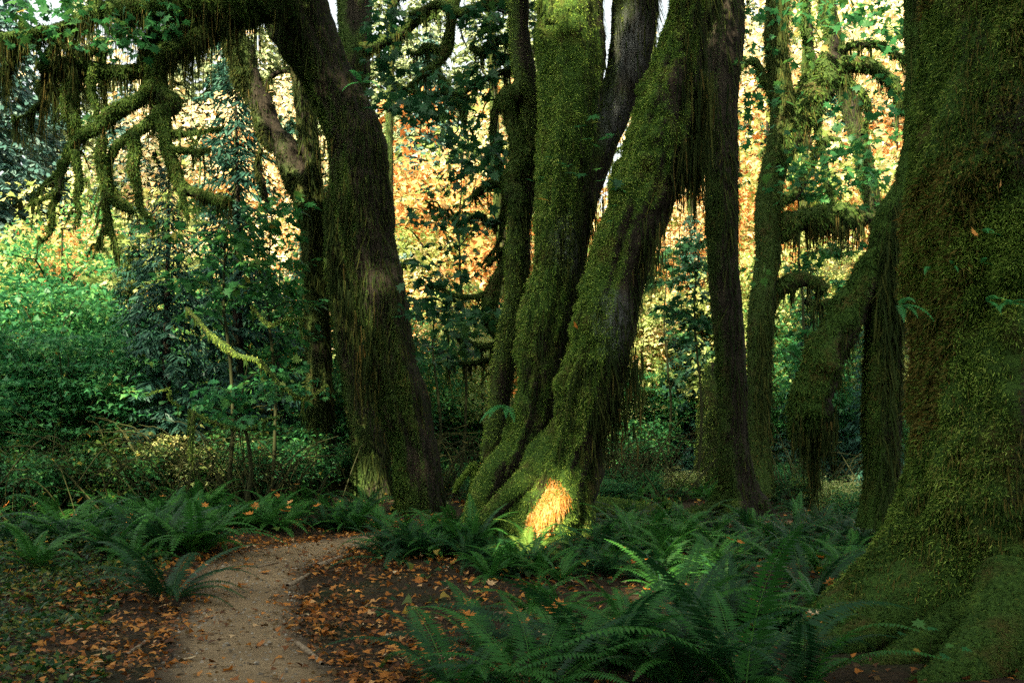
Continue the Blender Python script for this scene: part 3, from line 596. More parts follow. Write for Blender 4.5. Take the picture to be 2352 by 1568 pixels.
cg = Geo(); pts = [P(653+1047*0+1600*0+(1700+x*.408)/1.063*1-653, y*.384, 16.4+R.normal()*.6) for x, y in [(700, 60), (560, 30), (900, 130), (1000, 190), (1150, 120), (1200, 60), (1100, 30), (1200, 220), (520, 590), (560, 620), (340, 560), (320, 700), (330, 830), (700, 960), (620, 1000), (700, 1080), (880, 1080), (950, 900), (520, 1060), (1180, 640), (1130, 620), (600, 1150), (800, 1000), (960, 980), (1060, 1100), (480, 100), (620, 200), (1050, 300), (340, 380), (300, 260), (1000, 60), (850, 40)]]
pts += [P(u, v, 16.4+R.normal()*.8) for u, v in [(1720, 30), (1740, 110), (1730, 200), (1720, 300), (1830, 40), (1850, 120), (1930, 60), (1960, 20), (2010, 60), (2060, 60), (2080, 100), (2080, 180), (2000, 190), (1830, 330), (1880, 380), (1940, 260), (1725, 420), (1735, 620), (1820, 380), (1700, 40), (1990, 10), (2070, 10), (1880, 20)]]
clusters(cg, np.array(pts), .36, 13, .13, MAPLE, .5); cg.build('crown', M['maple_green'], T7, b7)
simple_tree('leaning_tree', 'thin barely mossy trunk slanting down behind the hanging boughs', 21,
    [[(2050, 620, 18), (2008, 478, 18), (1992, 400, 19), (1965, 290, 20), (1938, 190, 20), (1925, 120, 19), (1900, 20, 17), (1880, -120, 12)]], bias=-.25)
T9, b9 = simple_tree('mossy_maple', 'velvety green trunk with a heavy shaggy limb drooping to one side beside the giant trunk', 11.6,
    [[(2025, 1210, 48), (2026, 1120, 41), (2026, 1000, 40), (2028, 850, 42), (2034, 700, 42), (2040, 590, 44), (2052, 500, 36), (2082, 430, 26), (2098, 320, 20), (2100, 200, 18), (2098, 60, 18), (2092, -80, 17), (2080, -300, 12)],
     [(2030, 590, 38), (1990, 640, 34), (1955, 700, 40), (1915, 780, 46), (1880, 850, 48), (1864, 925, 48), (1866, 980, 44), (1872, 1030, 28), (1876, 1055, 8)]], bias=.18, hangs=((1, 900),), flare=.3, mat='trunk', moss='moss', d=(-.8, -.1, .3))
g = Geo(); n = 420; uu = R.uniform(1822, 1925, n); strands(g, np.array([P(u, 1000-abs(u-1870)*.6+R.normal()*22, 11.45+R.normal()*.12) for u in uu]), R.gamma(2, .09, n)+.04, .006); g.build('hanging_moss', M['hang'], T9, b9)
# --- giant trunk at the right edge
Y8 = 7.35
b8 = A(P(2395, 950, Y8)[0], Y8, 0); b8[2] = gz(b8[0], b8[1])
T8 = mossy_tree('giant_mossy_maple', b8, 'giant trunk wrapped in curly olive moss with a spreading root flare')
p = [A(b8[0], Y8, -.25), A(b8[0], Y8, .15), A(b8[0], Y8, .5), A(b8[0]+.0, Y8, 1.0), A(b8[0]+.0, Y8, 1.8), A(b8[0]-.03, Y8, 2.6), A(b8[0]-.02, Y8, 3.2), A(b8[0]+.03, Y8, 4.), A(b8[0]+.1, Y8, 5.), A(b8[0]+.3, Y8+.2, 7.), A(b8[0]+.6, Y8+.5, 10), A(b8[0]+.8, Y8+.7, 14)]
t8 = tube(p, [.87, .87, .87, .87, .86, .85, .87, .84, .81, .7, .5, .15], 110, 22, .05, 2.2, .030, (.72, .48, 3, .25, b8[2]), o=2, cush=.06); t8['moss'] = mossy(t8['N'], t8['V'], -.12, (-.7, -.3, .3))
add_part(T8, b8, 'trunk', [t8], M['trunk'], [(P(2265, 985, 6.4), .10)])
mg = Geo(); vis = lambda q: (q[:, 2] < 5.5)*(q[:, 1] < Y8+.55)*(q[:, 0] < b8[0]+.95)
tufts(mg, t8, 90000, .026, lambda q: vis(q)*np.clip(.45+.6*noise(q, 7, 2)+.7*noise(q*A(1, 1, .5), 2.6, 4), .03, 1), .6, .35)
cu = Geo(); tufts(cu, t8, 60000, .028, lambda q: vis(q)*np.clip(.35+noise(q, 2.4, 1)+.5*noise(q, 7, 2), .03, 1), .6, .4); tufts(cu, t8, 26000, .030, lambda q: vis(q)*np.exp(-((q[:, 2]-P(0, 520, 6.6)[2]-.15*(q[:, 0]-b8[0]))/.24)**4), .8, .25); tufts(cu, t8, 22000, .026, lambda q: vis(q)*(q[:, 0] < b8[0]-.60)*(q[:, 2] > 1.)); cu.build('moss_cushion', M['moss_bright'], T8, b8)
for rows, Y in (([(2170, 1370, 70, .2), (2040, 1440, 56, .1), (1940, 1476, 40), (1850, 1490, 28), (1780, 1502, 12)], 6.9), ([(2330, 1330, 80, .35), (2290, 1470, 78, .05), (2200, 1548, 60, -.15), (2100, 1600, 40, -.3), (2010, 1620, 20, -.4)], 6.3), ([(2400, 1380, 90, .35), (2380, 1560, 95, -.05), (2350, 1680, 60, -.4)], 6.3), ([(2250, 1400, 60, .3), (2120, 1500, 52, .1), (2020, 1545, 36, 0), (1930, 1560, 20, 0)], 6.5)):
    t = limb_geo(rows, Y, 14, .12, .1, 4, o=1); add_part(T8, b8, 'root', [t], M['trunk']); tufts(mg, t, 7000, .022)
mg.build('moss_cover', M['moss'], T8, b8)
mg = Geo(); shag(mg, t8, 9000, .06, .003, lambda q: vis(q), (0, -.5, 0)); tufts(mg, t8, 14000, .05, lambda q: vis(q)*(noise(q, 1.6, 3) > .05), .55, .5); mg.build('dry_moss', M['moss_dry'], T8, b8)

# --- unseen trees added behind the camera to block the sun from the near wood
def sun_blocker(x, y, h, r):
    thin = .42 if x < -17.8 else 1.
    for _ in range(6):                          # keep the stem itself out of the openings
        if any(abs(t[0]+(y-t[1])*TOSUN[0]/TOSUN[1]-x) < .75 for t, r in SHAFT): x += .35
    b = A(x, y, gz(x, y)); T = thing('sun_blocker_maple', b, 'unseen maple added behind the viewpoint to block the sun', 'tree', 'sun-blocking maples added behind the viewpoint')
    t = tube([b-A(0, 0, .2), b+A(.2, 0, h*.3), b+A(0, .3, h*.6), b+A(.1, .1, h*.92)], [.45, .36, .25, .06], 10, 5, .08, 2, flare=(.4, .4, 3, 1, b[2])); t['moss'] = mossy(t['N'], t['V'])
    add_part(T, b, 'trunk', [t], M['trunk_far'])
    g = Geo(); m = int(h*r*2.6*thin)
    z = R.uniform(.06, 1.02, m); a = R.uniform(0, 6.28, m); q = r*np.sqrt(R.uniform(.02, 1, m))*np.clip(1.25-.55*z, 0, 1)
    c = np.c_[x+q*np.cos(a), y+q*np.sin(a), b[2]+z*h]
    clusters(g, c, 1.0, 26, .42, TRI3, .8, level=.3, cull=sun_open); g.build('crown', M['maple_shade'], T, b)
for k, x in enumerate(np.arange(-29, 1.5, 3.3)):
    sun_blocker(x+R.normal()*.4, -6.2+R.normal()*.6, 23.2+R.normal()*.8+(3.5 if -18.4 < x < -14 else 0), 3.0)
    if k % 1 == 0: sun_blocker(x+1.6+R.normal()*.4, -10+R.normal()*.6, 25.2+R.normal()*.8, 3.0)

# ------------------------------------------------------------------ background trees
def bg_maple(h, r, nleaf, size, seed_mat, name='autumn_maple', twig=True):
    b = A(0, 0, 0); T = thing(name, b, None, 'tree')
    tubes = [tube([A(0, 0, -.3), A(.1, 0, h*.25), A(-.15, .1, h*.5), A(.1, 0, h*.9)], [.2*h/14, .16*h/14, .11*h/14, .03], 8, 4, .1, 2)]
    cen = []
    for k in range(14):
        a = k*2.4+R.normal()*.3; z0 = h*R.uniform(.18, .75); L = r*R.uniform(.6, 1.05)*(1-.35*z0/h)
        e = A(cos(a)*L, sin(a)*L, z0+L*R.uniform(.25, .7)); s = A(0, 0, z0); md = (s+e)/2+A(0, 0, .25*L)
        tubes.append(tube([s, md, e], [.07*h/14, .045*h/14, .015], 6, 4, .1, 3, wig=.05))
        for f in (.45, .65, .85, 1.): cen.append(s+(e-s)*f+R.normal(size=3)*A(.6, .6, .45)*r/4+A(0, 0, .2*L*f*(1-f)*4*.3))
    for k in range(22): a = R.uniform(0, 6.28); z = R.uniform(.3, 1.02); q = r*np.sqrt(R.uniform(.1, 1))*np.sqrt(max(0, 1-((z-.5)/.56)**2)); cen.append(A(cos(a)*q, sin(a)*q, z*h))
    for t in tubes: t['moss'] = mossy(t['N'], t['V'], -.1)
    add_part(T, b, 'trunk', tubes, M['trunk_far'])
    g = Geo(); clusters(g, np.array(cen), R.uniform(.22, .36, len(cen))*r, int(nleaf*.72)//len(cen), size, TRI3, .5, .55, .7); g.build('crown', M[seed_mat], T, b)
    return T
def conifer(h, r, mat, name='conifer', step=.42, dens=1., tw=.055, low=.06, droop=.35):
    b = A(0, 0, 0); T = thing(name, b, None, 'tree')
    t = tube([A(0, 0, -.3), A(.05, 0, h*.4), A(0, .05, h)], [.018*h, .012*h, .01], 8, 5, .06, 2); t['moss'] = mossy(t['N'], t['V'], -.4)
    add_part(T, b, 'trunk', [t], M['trunk_far'])
    g = Geo(); z = h*low; ps, ds, ls = [], [], []
    while z < h*.99:
        nb = 5 if R.random() < .6 else 6; a0 = R.uniform(0, 6.28)
        for k in range(nb):
            a = a0+k*6.28/nb+R.normal()*.25; L = r*(1-z/h)**.75*R.uniform(.6, 1.1)+.12
            if R.random() < .1: continue
            dh = A(cos(a), sin(a), 0); sdv = A(-sin(a), cos(a), 0)
            s = np.arange(.12, 1.0, .10/max(L, .3)/dens); m = len(s)
            br = A(0, 0, z)+dh*(s*L)[:, None]+A(0, 0, 1)*((.12*s-droop*s*s)*L)[:, None]
            for sg in (-1, 1):
                p = br+R.normal(size=(m, 3))*.02; d = nrm(sdv*sg+dh*.75+A(0, 0, -.55)+R.normal(size=(m, 3))*.28)
                ps.append(p); ds.append(d); ls.append((.16+.30*np.sin(np.clip(s*1.05, 0, 1)*pi)**.7*min(1, L*.6))*R.uniform(.6, 1.2, m))
        z += step*R.uniform(.7, 1.3)*(.6+.5*(1-z/h))
    p, d, l = np.concatenate(ps), np.concatenate(ds), np.concatenate(ls); n = len(p)
    up = A(0, 0, 1)+R.normal(size=(n, 3))*.35
    SP = (np.array([(0, 0, 0), (.3, tw*2.6, -.02), (.72, tw*2.2, -.09), (1, 0, -.2), (.72, -tw*2.2, -.09), (.3, -tw*2.6, -.02)], float), np.array([[0, 5, 1], [5, 4, 1], [4, 2, 1], [4, 3, 2]]))
    leaves(g, p, d, up, l, SP); g.build('foliage', M[mat], T, b)
    return T
def zone(u):
    return ('at the far left edge' if u < 300 else 'left of the slim trunk' if u < 720 else 'right of the leaning maple' if u < 1200 else
            'behind the many-stemmed maple' if u < 1480 else 'left of the tall dark trunk' if u < 1700 else 'right of the tall dark trunk' if u < 2150 else 'behind the giant trunk')
PROTO = {'m1': bg_maple(13, 4.2, 9000, .24, 'orange'), 'm2': bg_maple(15, 4.6, 10000, .25, 'gold'), 'm3': bg_maple(11, 3.8, 8500, .22, 'yellow_green', 'green_maple'),
         'c1': conifer(20, 4.2, 'needle_pale', dens=1.5, droop=.5, tw=.075), 'c2': conifer(17, 3.8, 'needle_blue', dens=1.5, droop=.5, tw=.075), 'c3': conifer(8.5, 1.7, 'needle_dark', 'young_conifer', .24, dens=1.9, tw=.034)}
used = set(); zone_n = {}
ADJ = {'orange': 'orange-leaved maple glowing in the sun', 'gold': 'golden maple with sun glare put into its pale leaves', 'yellow_green': 'yellow-green maple lit by the sun', 'needle_pale': 'pale sunlit conifer', 'needle_blue': 'blue-green conifer', 'needle_dark': 'dark young conifer', 'vine_green': 'fresh green maple', 'maple_green': 'green maple in half shade'}
def put(k, u, Y, s=1., mat=None, rz=None, label=None):
    x = (u-1176)/FOC*Y; loc = (x, Y, gz(x, Y)-.05); o = PROTO[k]; part = 'foliage' if k[0] == 'c' else 'crown'
    own = [c for c in o.children if c.name.split('.')[0] == part][0].data.materials[0]
    mm = M[mat] if mat else None; key = mat or [n for n, q in M.items() if q == own][0]
    lab = label or ADJ[key]+' '+zone(u); gp = None if label else lab
    rz = R.uniform(0, 6.28) if rz is None else rz
    if k not in used:
        used.add(k); c = o; c.location = loc; c.rotation_euler = (0, 0, rz); c.scale = (s, s, s)
        if mm:
            for ch in c.children:
                if ch.name.split('.')[0] == part: ch.material_slots[0].link = 'OBJECT'; ch.material_slots[0].material = mm
    else: c = copy_tree(o, loc, rz, s, mat={part: mm} if mm else None)
    c['label'] = lab
    if gp: c['group'] = gp
    elif 'group' in c: del c['group']
    return c
for a in [
 # far rows
 ('c1', 960, 44, 1.05), ('c1', 1090, 46, 1.1), ('c1', 1010, 52, 1.2), ('c2', 985, 36, .92), ('c1', 640, 50, 1.0), ('c2', 40, 34, 1.0), ('c2', -60, 30, 1.05), ('c2', 130, 40, .95, 'needle_blue'), ('c1', 260, 52, 1.0), ('c1', 430, 55, .95), ('c1', 800, 55, 1.1),
 ('c1', 1180, 50, 1.15), ('c1', 1300, 54, 1.1), ('c1', 1560, 52, 1.15), ('c1', 1720, 50, 1.2), ('c1', 1900, 48, 1.1), ('c1', 2050, 46, 1.15), ('c1', 1450, 56, .9), ('c1', 2250, 50, 1.1), ('c1', 560, 48, .8), ('c1', 330, 44, .85),
 ('c1', 380, 42, 1.0), ('c1', 480, 46, 1.1), ('c1', 590, 42, 1.0), ('c1', 700, 44, 1.1), ('c1', 180, 46, 1.1), ('c1', 870, 48, 1.15), ('c1', 1230, 46, 1.1), ('c1', 1640, 44, 1.05), ('c1', 1830, 42, 1.1), ('c1', 1980, 44, 1.1),
 ('m2', 240, 44, 1.2), ('c2', 400, 43, 1.1, 'needle_dark'), ('m3', 330, 40, 1.1), ('c2', 520, 40, 1.05, 'needle_dark'), ('m2', 640, 46, 1.2), ('m3', 900, 42, 1.1), ('c1', 1150, 42, .9), ('c1', 940, 40, .85), ('c2', 1540, 40, 1., 'needle_dark'), ('c2', 1660, 42, 1.), ('c2', 1780, 39, 1., 'needle_dark'), ('c2', 1940, 41, 1.05, 'needle_dark'), ('c2', 680, 40, .9, 'needle_dark'), ('c2', 290, 40, .9), ('m3', 1180, 44, 1.1), ('m3', 1600, 46, 1.15), ('m2', 1800, 44, 1.25), ('m3', 1900, 40, 1.2), ('m2', 2040, 42, 1.2),  # dark-needled conifers here stand in for shaded gaps between the crowns
 # sunlit maples
 ('m1', 1070, 30, .85), ('m1', 1010, 29, .62, 'yellow_green'), ('m2', 960, 33, .62, 'yellow_green'), ('m1', 1150, 33, .9, 'yellow_green'), ('m2', 300, 38, .8), ('m1', 160, 30, .55), ('m2', 460, 36, .85), ('m2', 600, 33, .8), ('m1', 380, 29, .58, 'yellow_green'), ('m2', 690, 38, .9), ('m1', 520, 40, .95), ('m1', 760, 34, .6),
 ('m2', 1560, 33, .9), ('m1', 1620, 28, .68), ('m1', 1500, 30, .66, 'yellow_green'), ('m2', 1680, 36, 1.), ('m2', 1760, 32, .95), ('m2', 1860, 30, .9, 'yellow_green'), ('m2', 1960, 34, 1.0), ('m2', 2060, 31, .95), ('m1', 1720, 27, .6), ('m1', 1880, 36, 1.05), ('m2', 2150, 36, 1.0, 'yellow_green'), ('m1', 2000, 27, .55), ('m2', 1400, 35, .8), ('m2', 1250, 36, .85), ('m1', 2240, 30, .9),
 ('m1', 170, 26, .48), ('m1', 60, 27, .5, 'yellow_green'), ('m3', 320, 25, .5), ('m2', 1090, 31, .7),
 # greens in front of them
 ('m3', 140, 24, .6, 'vine_green'), ('m3', 1040, 24, .42), ('m3', 960, 22, .34, 'vine_green'), ('m3', 1110, 23, .38), ('m3', 1490, 27, .5), ('m2', 1560, 27, .42), ('m3', 1440, 26, .5), ('m3', 800, 24, .42, 'vine_green'), ('m3', 1800, 24, .55), ('m3', 1930, 26, .6), ('m3', 1890, 22, .42, 'vine_green'), ('m3', 60, 28, .7), ('m3', 230, 26, .6), ('m3', 560, 24, .5, 'maple_green'), ('m3', 640, 22, .5, 'maple_green'),
 ('m3', 2080, 24, .6), ('m3', 1700, 25, .5), ('m3', 1600, 26, .5),
 ('c3', 385, 17.4, .72, None, None, 'dark dense young conifer beside the bright green bushes'), ('c3', 540, 20, 1.05, None, None, 'tall thin young conifer with a bare spire under the drooping limbs'), ('c3', 460, 32, .75), ('c3', 1860, 22, .6), ('c3', 1590, 25, .8), ('c3', 320, 20, .7), ('c3', 2010, 20, .5), ('c3', 690, 24, .7)]:
    put(*a)

# ------------------------------------------------------------------ bushes and understory
def bush(name, h, r, stems, mat, size, nl, flat=.16, shape=TRI3, twmat='twig', seed=0):
    b = A(0, 0, 0); T = thing(name, b, None, 'bush'); tubes = []; cen = []; cr = []
    for k in range(stems):
        a = R.uniform(0, 6.28); L = r*R.uniform(.3, 1.); e = A(cos(a)*L, sin(a)*L, h*R.uniform(.55, 1.02)*(1-.35*L/r)); md = A(e[0]*.35, e[1]*.35, e[2]*.7)
        tubes.append(tube([A(cos(a)*.1, sin(a)*.1, -.1), md, e], [.022, .014, .005], 5, 5, .1, 3, wig=.03))
        c, _ = spline([A(0, 0, 0), md, e], [1, 1, 1], 6)
        for j in range(3, len(c)):
            if R.random() < .85: cen.append(c[j]+R.normal(size=3)*A(.22, .22, .12)); cr.append(R.uniform(.22, .48))
    g = Geo()
    for t in tubes: g.add(t['V'], t['F'], rnd=R.random())
    g.build('stem', M[twmat], T, b, True)
    g = Geo(); clusters(g, np.array(cen), np.array(cr)*r/1.5, max(4, nl//len(cen)), size, shape, flat, .45, 1.3); g.build('foliage', M[mat], T, b)
    return T
BUSH = {'v': bush('vine_maple', 3.6, 1.5, 26, 'vine_green', .085, 9000), 's': bush('salal_bush', 1.6, 1.2, 22, 'cover', .075, 4200, .3), 'y': bush('yellowing_bush', 2.2, 1.4, 22, 'yellow_green', .08, 4500, .2)}
bused = set()
def putb(k, u, Y, s=1., mat=None, label=None, group=None):
    x = (u-1176)/FOC*Y; loc = (x, Y, gz(x, Y)); o = BUSH[k]; rz = R.uniform(0, 6.28)
    if k not in bused:
        bused.add(k); c = o; c.location = loc; c.rotation_euler = (0, 0, rz); c.scale = (s, s, s)
        if mat:
            for ch in c.children:
                if ch.name.startswith('foliage'): ch.material_slots[0].link = 'OBJECT'; ch.material_slots[0].material = M[mat]
    else: c = copy_tree(o, loc, rz, s, mat={'foliage': M[mat]} if mat else None)
    kind = {'v': 'bright green vine maple in flat leafy sprays', 's': 'dark low leafy bush in the shade', 'y': 'yellowing leafy bush catching the light'}[k]
    c['label'] = label or kind+' '+zone(u)
    if not label: c['group'] = c['label']
for u, Y, s in [(30, 17.5, 1.05), (150, 17, 1.0), (240, 18, 1.05), (-80, 18, 1.15), (110, 20, 1.4), (300, 20.5, 1.15), (200, 21.5, 1.5), (20, 21.5, 1.55), (-60, 22, 1.6), (130, 23, 1.6), (280, 23, 1.4)]: putb('v', u, Y, s)
for u, Y, s in [(800, 23, .9), (790, 27, 1.2), (960, 24, .9), (1060, 25, .9), (1010, 28, 1.1), (1480, 25, .9), (1530, 28, 1.1), (1860, 23, 1.), (1940, 26, 1.2)]: putb('v', u, Y, s)
for u, Y, s in [(950, 25, 1.1), (1030, 26, 1.3), (1090, 24.5, 1.1), (1430, 25, 1.2), (1500, 26, 1.3), (1570, 25.5, 1.2), (1110, 27, 1.3), (1620, 27, 1.4), (980, 28, 1.5), (1800, 25, 1.2), (1900, 24, 1.15), (1960, 25, 1.2), (860, 27, 1.3), (800, 26, 1.2), (1050, 23, .8), (1480, 23, .8), (1830, 26, 1.3), (1980, 23, 1.2), (2100, 22, 1.)]: putb('y', u, Y, s, R.choice(['yellow_green', 'vine_green', 'maple_green']))
for u, Y, s in [(40, 15.4, .95), (130, 15.2, 1.), (230, 15.5, 1.), (310, 15.7, .95), (390, 16, 1.), (470, 16.4, 1.05), (550, 16.8, 1.1), (630, 17.4, 1.1), (690, 18.2, 1.), (-30, 15.6, 1.), (780, 20.5, .9), (900, 20, .8), (60, 16.5, 1.3), (190, 16.8, 1.3), (340, 17.2, 1.3), (500, 18, 1.4), (620, 19, 1.4), (1010, 18.8, .75), (1090, 17.5, .7), (1400, 17.5, .7), (1480, 18.5, .75), (1560, 19, .7), (1790, 18.5, .8), (1850, 17.2, .8), (1920, 16, .8), (1960, 15, .7), (1810, 20, .9), (1420, 19.5, .85), (1040, 20, .85)]: putb('s', u, Y, s*(.78 if u < 800 else .55), R.choice(['cover', 'maple_green', 'vine_green', 'yellow_green'], p=[.3, .35, .25, .1]))
for u, v, Y, r, l, lab in [(884, 1080, 25, 11, 10, 'thin straight dark pole trunk just right of the leaning maple'), (1160, 1060, 27, 13, -20, 'slender dark trunk half hidden by the twisted drooping branches'), (1478, 1060, 26, 9, 16, 'thin slanting pole trunk against the orange leaves beside the fallen log'), (1590, 1050, 27, 8, -8, 'thin upright pole trunk among yellow-green bushes'), (1832, 1050, 26, 12, 14, 'slim dark trunk between the hanging boughs')]:
    simple_tree('slender_tree', lab, Y, [[(u, v, r*1.3), (u+l*.2, v-200, r), (u+l*.6+6, v-450, r*.9), (u+l, v-700, r*.8), (u+l*1.6, v-1050, r*.6), (u+l*2, v-1500, r*.3)], [(u+l*.6+4, v-430, r*.5), (u+l+40, v-480, r*.4), (u+l+90, v-470, r*.2)], [(u+l*.5, v-330, r*.5), (u+l-50, v-400, r*.4), (u+l-100, v-390, r*.2)], [(u+l, v-650, r*.5), (u+l-60, v-720, r*.4), (u+l-110, v-690, r*.2)]], seg=8, bias=-.2, dens=.5, hangs=((1, 50), (2, 50), (3, 60)))
# small understory maples with broad dark leaves (left) : thin stem, tiers of leaves
def sapling(u, v0, Y, tiers, label, size=.14, mat='maple_green'):
    x, y = P(u, v0, Y)[:2]; b = A(x, y, gz(x, y)); T = thing('maple_sapling', b, label, 'sapling')
    top = np.array([P(a, c, Y)[2] for a, c in tiers]).max()
    pts = [b-A(0, 0, .1), b+A(.1, 0, (top-b[2])*.35), b+A(-.05, 0, (top-b[2])*.7), A(x+.05, y, top)]
    t = tube(pts, [.035, .028, .02, .008], 7, 6, .1, 3, wig=.02); gs = Geo(); gs.add(t['V'], t['F'], rnd=.3); cen = []
    for a, c in tiers:
        e = P(a, c, Y)+A(0, R.normal()*.35, 0); k = np.argmin(abs(t['c'][:, 2]-(e[2]-.25))); q = t['c'][k]
        bt = tube([q, (q+e)/2+A(0, 0, .08), e], [.012, .009, .004], 5, 4, .1, 3); gs.add(bt['V'], bt['F'], rnd=.3); cen += [e, (q+2*e)/3]
    gs.build('stem', M['twig'], T, b, True)
    g = Geo(); clusters(g, np.array(cen), .34, 20, size, MAPLE, .28, .3, 1.2); g.build('crown', M[mat], T, b)
sapling(520, 1100, 15.6, [(480, 470), (520, 540), (560, 560), (450, 580), (500, 640), (430, 650), (540, 690), (590, 600), (470, 720), (600, 500), (560, 470), (410, 540), (600, 640)], 'slim maple sapling with tiers of broad green leaves under the drooping limbs')
sapling(620, 1120, 16.4, [(640, 470), (660, 540), (620, 580), (680, 600), (600, 650), (660, 660), (640, 720), (690, 480), (700, 690), (590, 560), (640, 800), (690, 760)], 'thin leafy maple sapling close beside the slim upright trunk')
sapling(560, 1120, 14.6, [(480, 890), (540, 920), (560, 880), (620, 880), (650, 900), (420, 930), (500, 960), (690, 880), (720, 900), (590, 960), (640, 840)], 'low maple sapling with scattered yellowing leaves over the dark brush', .12, 'vine_green')
sapling(1000, 1100, 20, [(940, 690), (990, 720), (1050, 740), (1010, 650), (1090, 700), (960, 780), (1070, 800), (1120, 760)], 'thin dark maple sapling in the gap beside the leaning maple', .15, 'maple_shade')
sapling(1600, 1080, 20, [(1560, 560), (1590, 610), (1540, 640), (1600, 680), (1570, 720), (1550, 600), (1610, 740), (1580, 780), (1530, 700), (1600, 560)], 'sapling with leaves coloured dark as shade standing before the orange foliage', .16, 'maple_shade')
sapling(1060, 1090, 21, [(1000, 420), (1040, 480), (1090, 440), (1120, 520), (1020, 560), (1080, 590), (960, 500), (1130, 620), (1000, 330), (1060, 360), (1130, 380)], 'tall dark maple sapling in front of the orange foliage', .13, 'maple_shade')
sapling(1530, 1080, 23, [(1500, 640), (1520, 720), (1570, 760), (1600, 820), (1560, 860), (1520, 580)], 'bushy dark sapling beside the short broken snag', .16, 'maple_shade')
sapling(1840, 1080, 20, [(1820, 440), (1860, 400), (1900, 450), (1840, 600), (1900, 580), (1960, 560), (1980, 640), (1850, 760), (1930, 420), (1950, 340), (1800, 800), (1990, 420), (2040, 380), (2040, 480), (2060, 300)], 'leafy sapling behind the mossy hanging boughs', .17, 'maple_green')
sapling(300, 1080, 20, [(260, 560), (320, 600), (380, 540), (420, 600), (240, 640), (350, 660), (440, 520), (300, 500), (400, 450), (220, 540)], 'green sapling under the gnarled drooping twigs', .16, 'yellow_green')
# fallen mossy branches arching through the brush
def bough(rows, Y, label, group=None, hn=60, L=.22):
    t = limb_geo(rows, Y, 7, .18, .2, 6, wig=.02); b = t['c'][0].copy(); T = thing('mossy_branch', b, label, 'branch', group)
    add_part(T, b, 'wood', [t], M['trunk_far']); g, h = Geo(), Geo(); ln = np.linalg.norm(np.diff(t['c'], axis=0), axis=1).sum()
    tufts(g, t, int(ln*500), .032, down=.7); hang(h, t, int(ln*hn), L, .0075); g.build('moss_cover', M['moss_bright'], T, b); h.build('hanging_moss', M['moss'], T, b)
c5 = lambda rows: [(x*.384, 517.5+y*.384, r*.384) for x, y, r in rows]
bough(c5([(1960, 950, 8), (1900, 1000, 10), (1820, 1030, 11), (1740, 1000, 11), (1660, 940, 12), (1600, 870, 12), (1560, 800, 10)]), 14.4, 'mossy branch sagging in a curve against the slim upright trunk')
bough(c5([(1680, 1140, 10), (1600, 1160, 12), (1520, 1210, 13), (1400, 1215, 13), (1290, 1190, 12), (1200, 1140, 11), (1130, 1100, 8)]), 14.2, 'long mossy branch bowed low over the dark brush')
bough(c5([(1110, 490, 10), (1180, 570, 13), (1250, 650, 15), (1340, 720, 17), (1430, 780, 16), (1540, 810, 14), (1600, 860, 12)]), 15, 'slanting mossy branch with golden hanging moss above the brush', None, 90)
bough(c5([(1160, 1120, 12), (1150, 1200, 13), (1140, 1300, 14), (1145, 1410, 12)]), 14.1, 'short upright mossy stick under the bowed branch', None, 20)
bough(c5([(1500, 480, 8), (1600, 590, 10), (1700, 560, 9), (1850, 550, 8)]), 15.6, 'thin dark branch running level to the slim trunk', None, 40)
bough(c5([(900, 1000, 4), (1010, 980, 4), (1020, 1040, 4), (1080, 1080, 5)]), 14.2, 'bare pale twig curling through the brush', None, 4)
# dark tangle of twigs
def brush(name, r, h, n):
    g = Geo()
    for k in range(n):
        a = R.uniform(0, 6.28); s = A(R.normal()*r*.4, R.normal()*r*.4, 0); L = R.uniform(.5, 1)*h
        e = s+A(cos(a)*L*.9, sin(a)*L*.9, L*R.uniform(.4, 1)); m_ = (s+e)/2+A(R.normal()*.1, R.normal()*.1, L*.3)
        t = tube([s, m_, e], [.010, .007, .003], 4, 4, 0, 3, wig=.03); g.add(t['V'], t['F'], rnd=R.random())
    c = np.c_[R.normal(size=(n*2, 2))*r*.5, R.uniform(.1, h, n*2)]
    o = g.build(name, M['twig'], None, A(0, 0, 0)); return o
BR = brush('brushwood', 1.2, 1.5, 38); first = True
for u, Y, s in [(60, 14.9, 1.), (200, 15.1, 1.), (330, 15.3, 1.1), (450, 15.6, 1.1), (560, 16, 1.1), (650, 16.6, 1.1), (1040, 18.5, 1.1), (1090, 19, 1.2), (1450, 18.5, 1.1), (1530, 19.5, 1.2), (1850, 18, 1.1), (120, 16, 1.3), (400, 16.3, 1.3), (960, 20, 1.2), (1400, 20.5, 1.2)]:
    x = (u-1176)/FOC*Y; loc = (x, Y, gz(x, Y)-.02); rz = R.uniform(0, 6.28)
    if first: c = BR; first = False; c.location = loc
    else: c = copy_tree(BR, loc, rz, s)
    tag(c, 'tangle of thin bare twigs '+zone(u), 'brush', 'twig tangles '+zone(u))

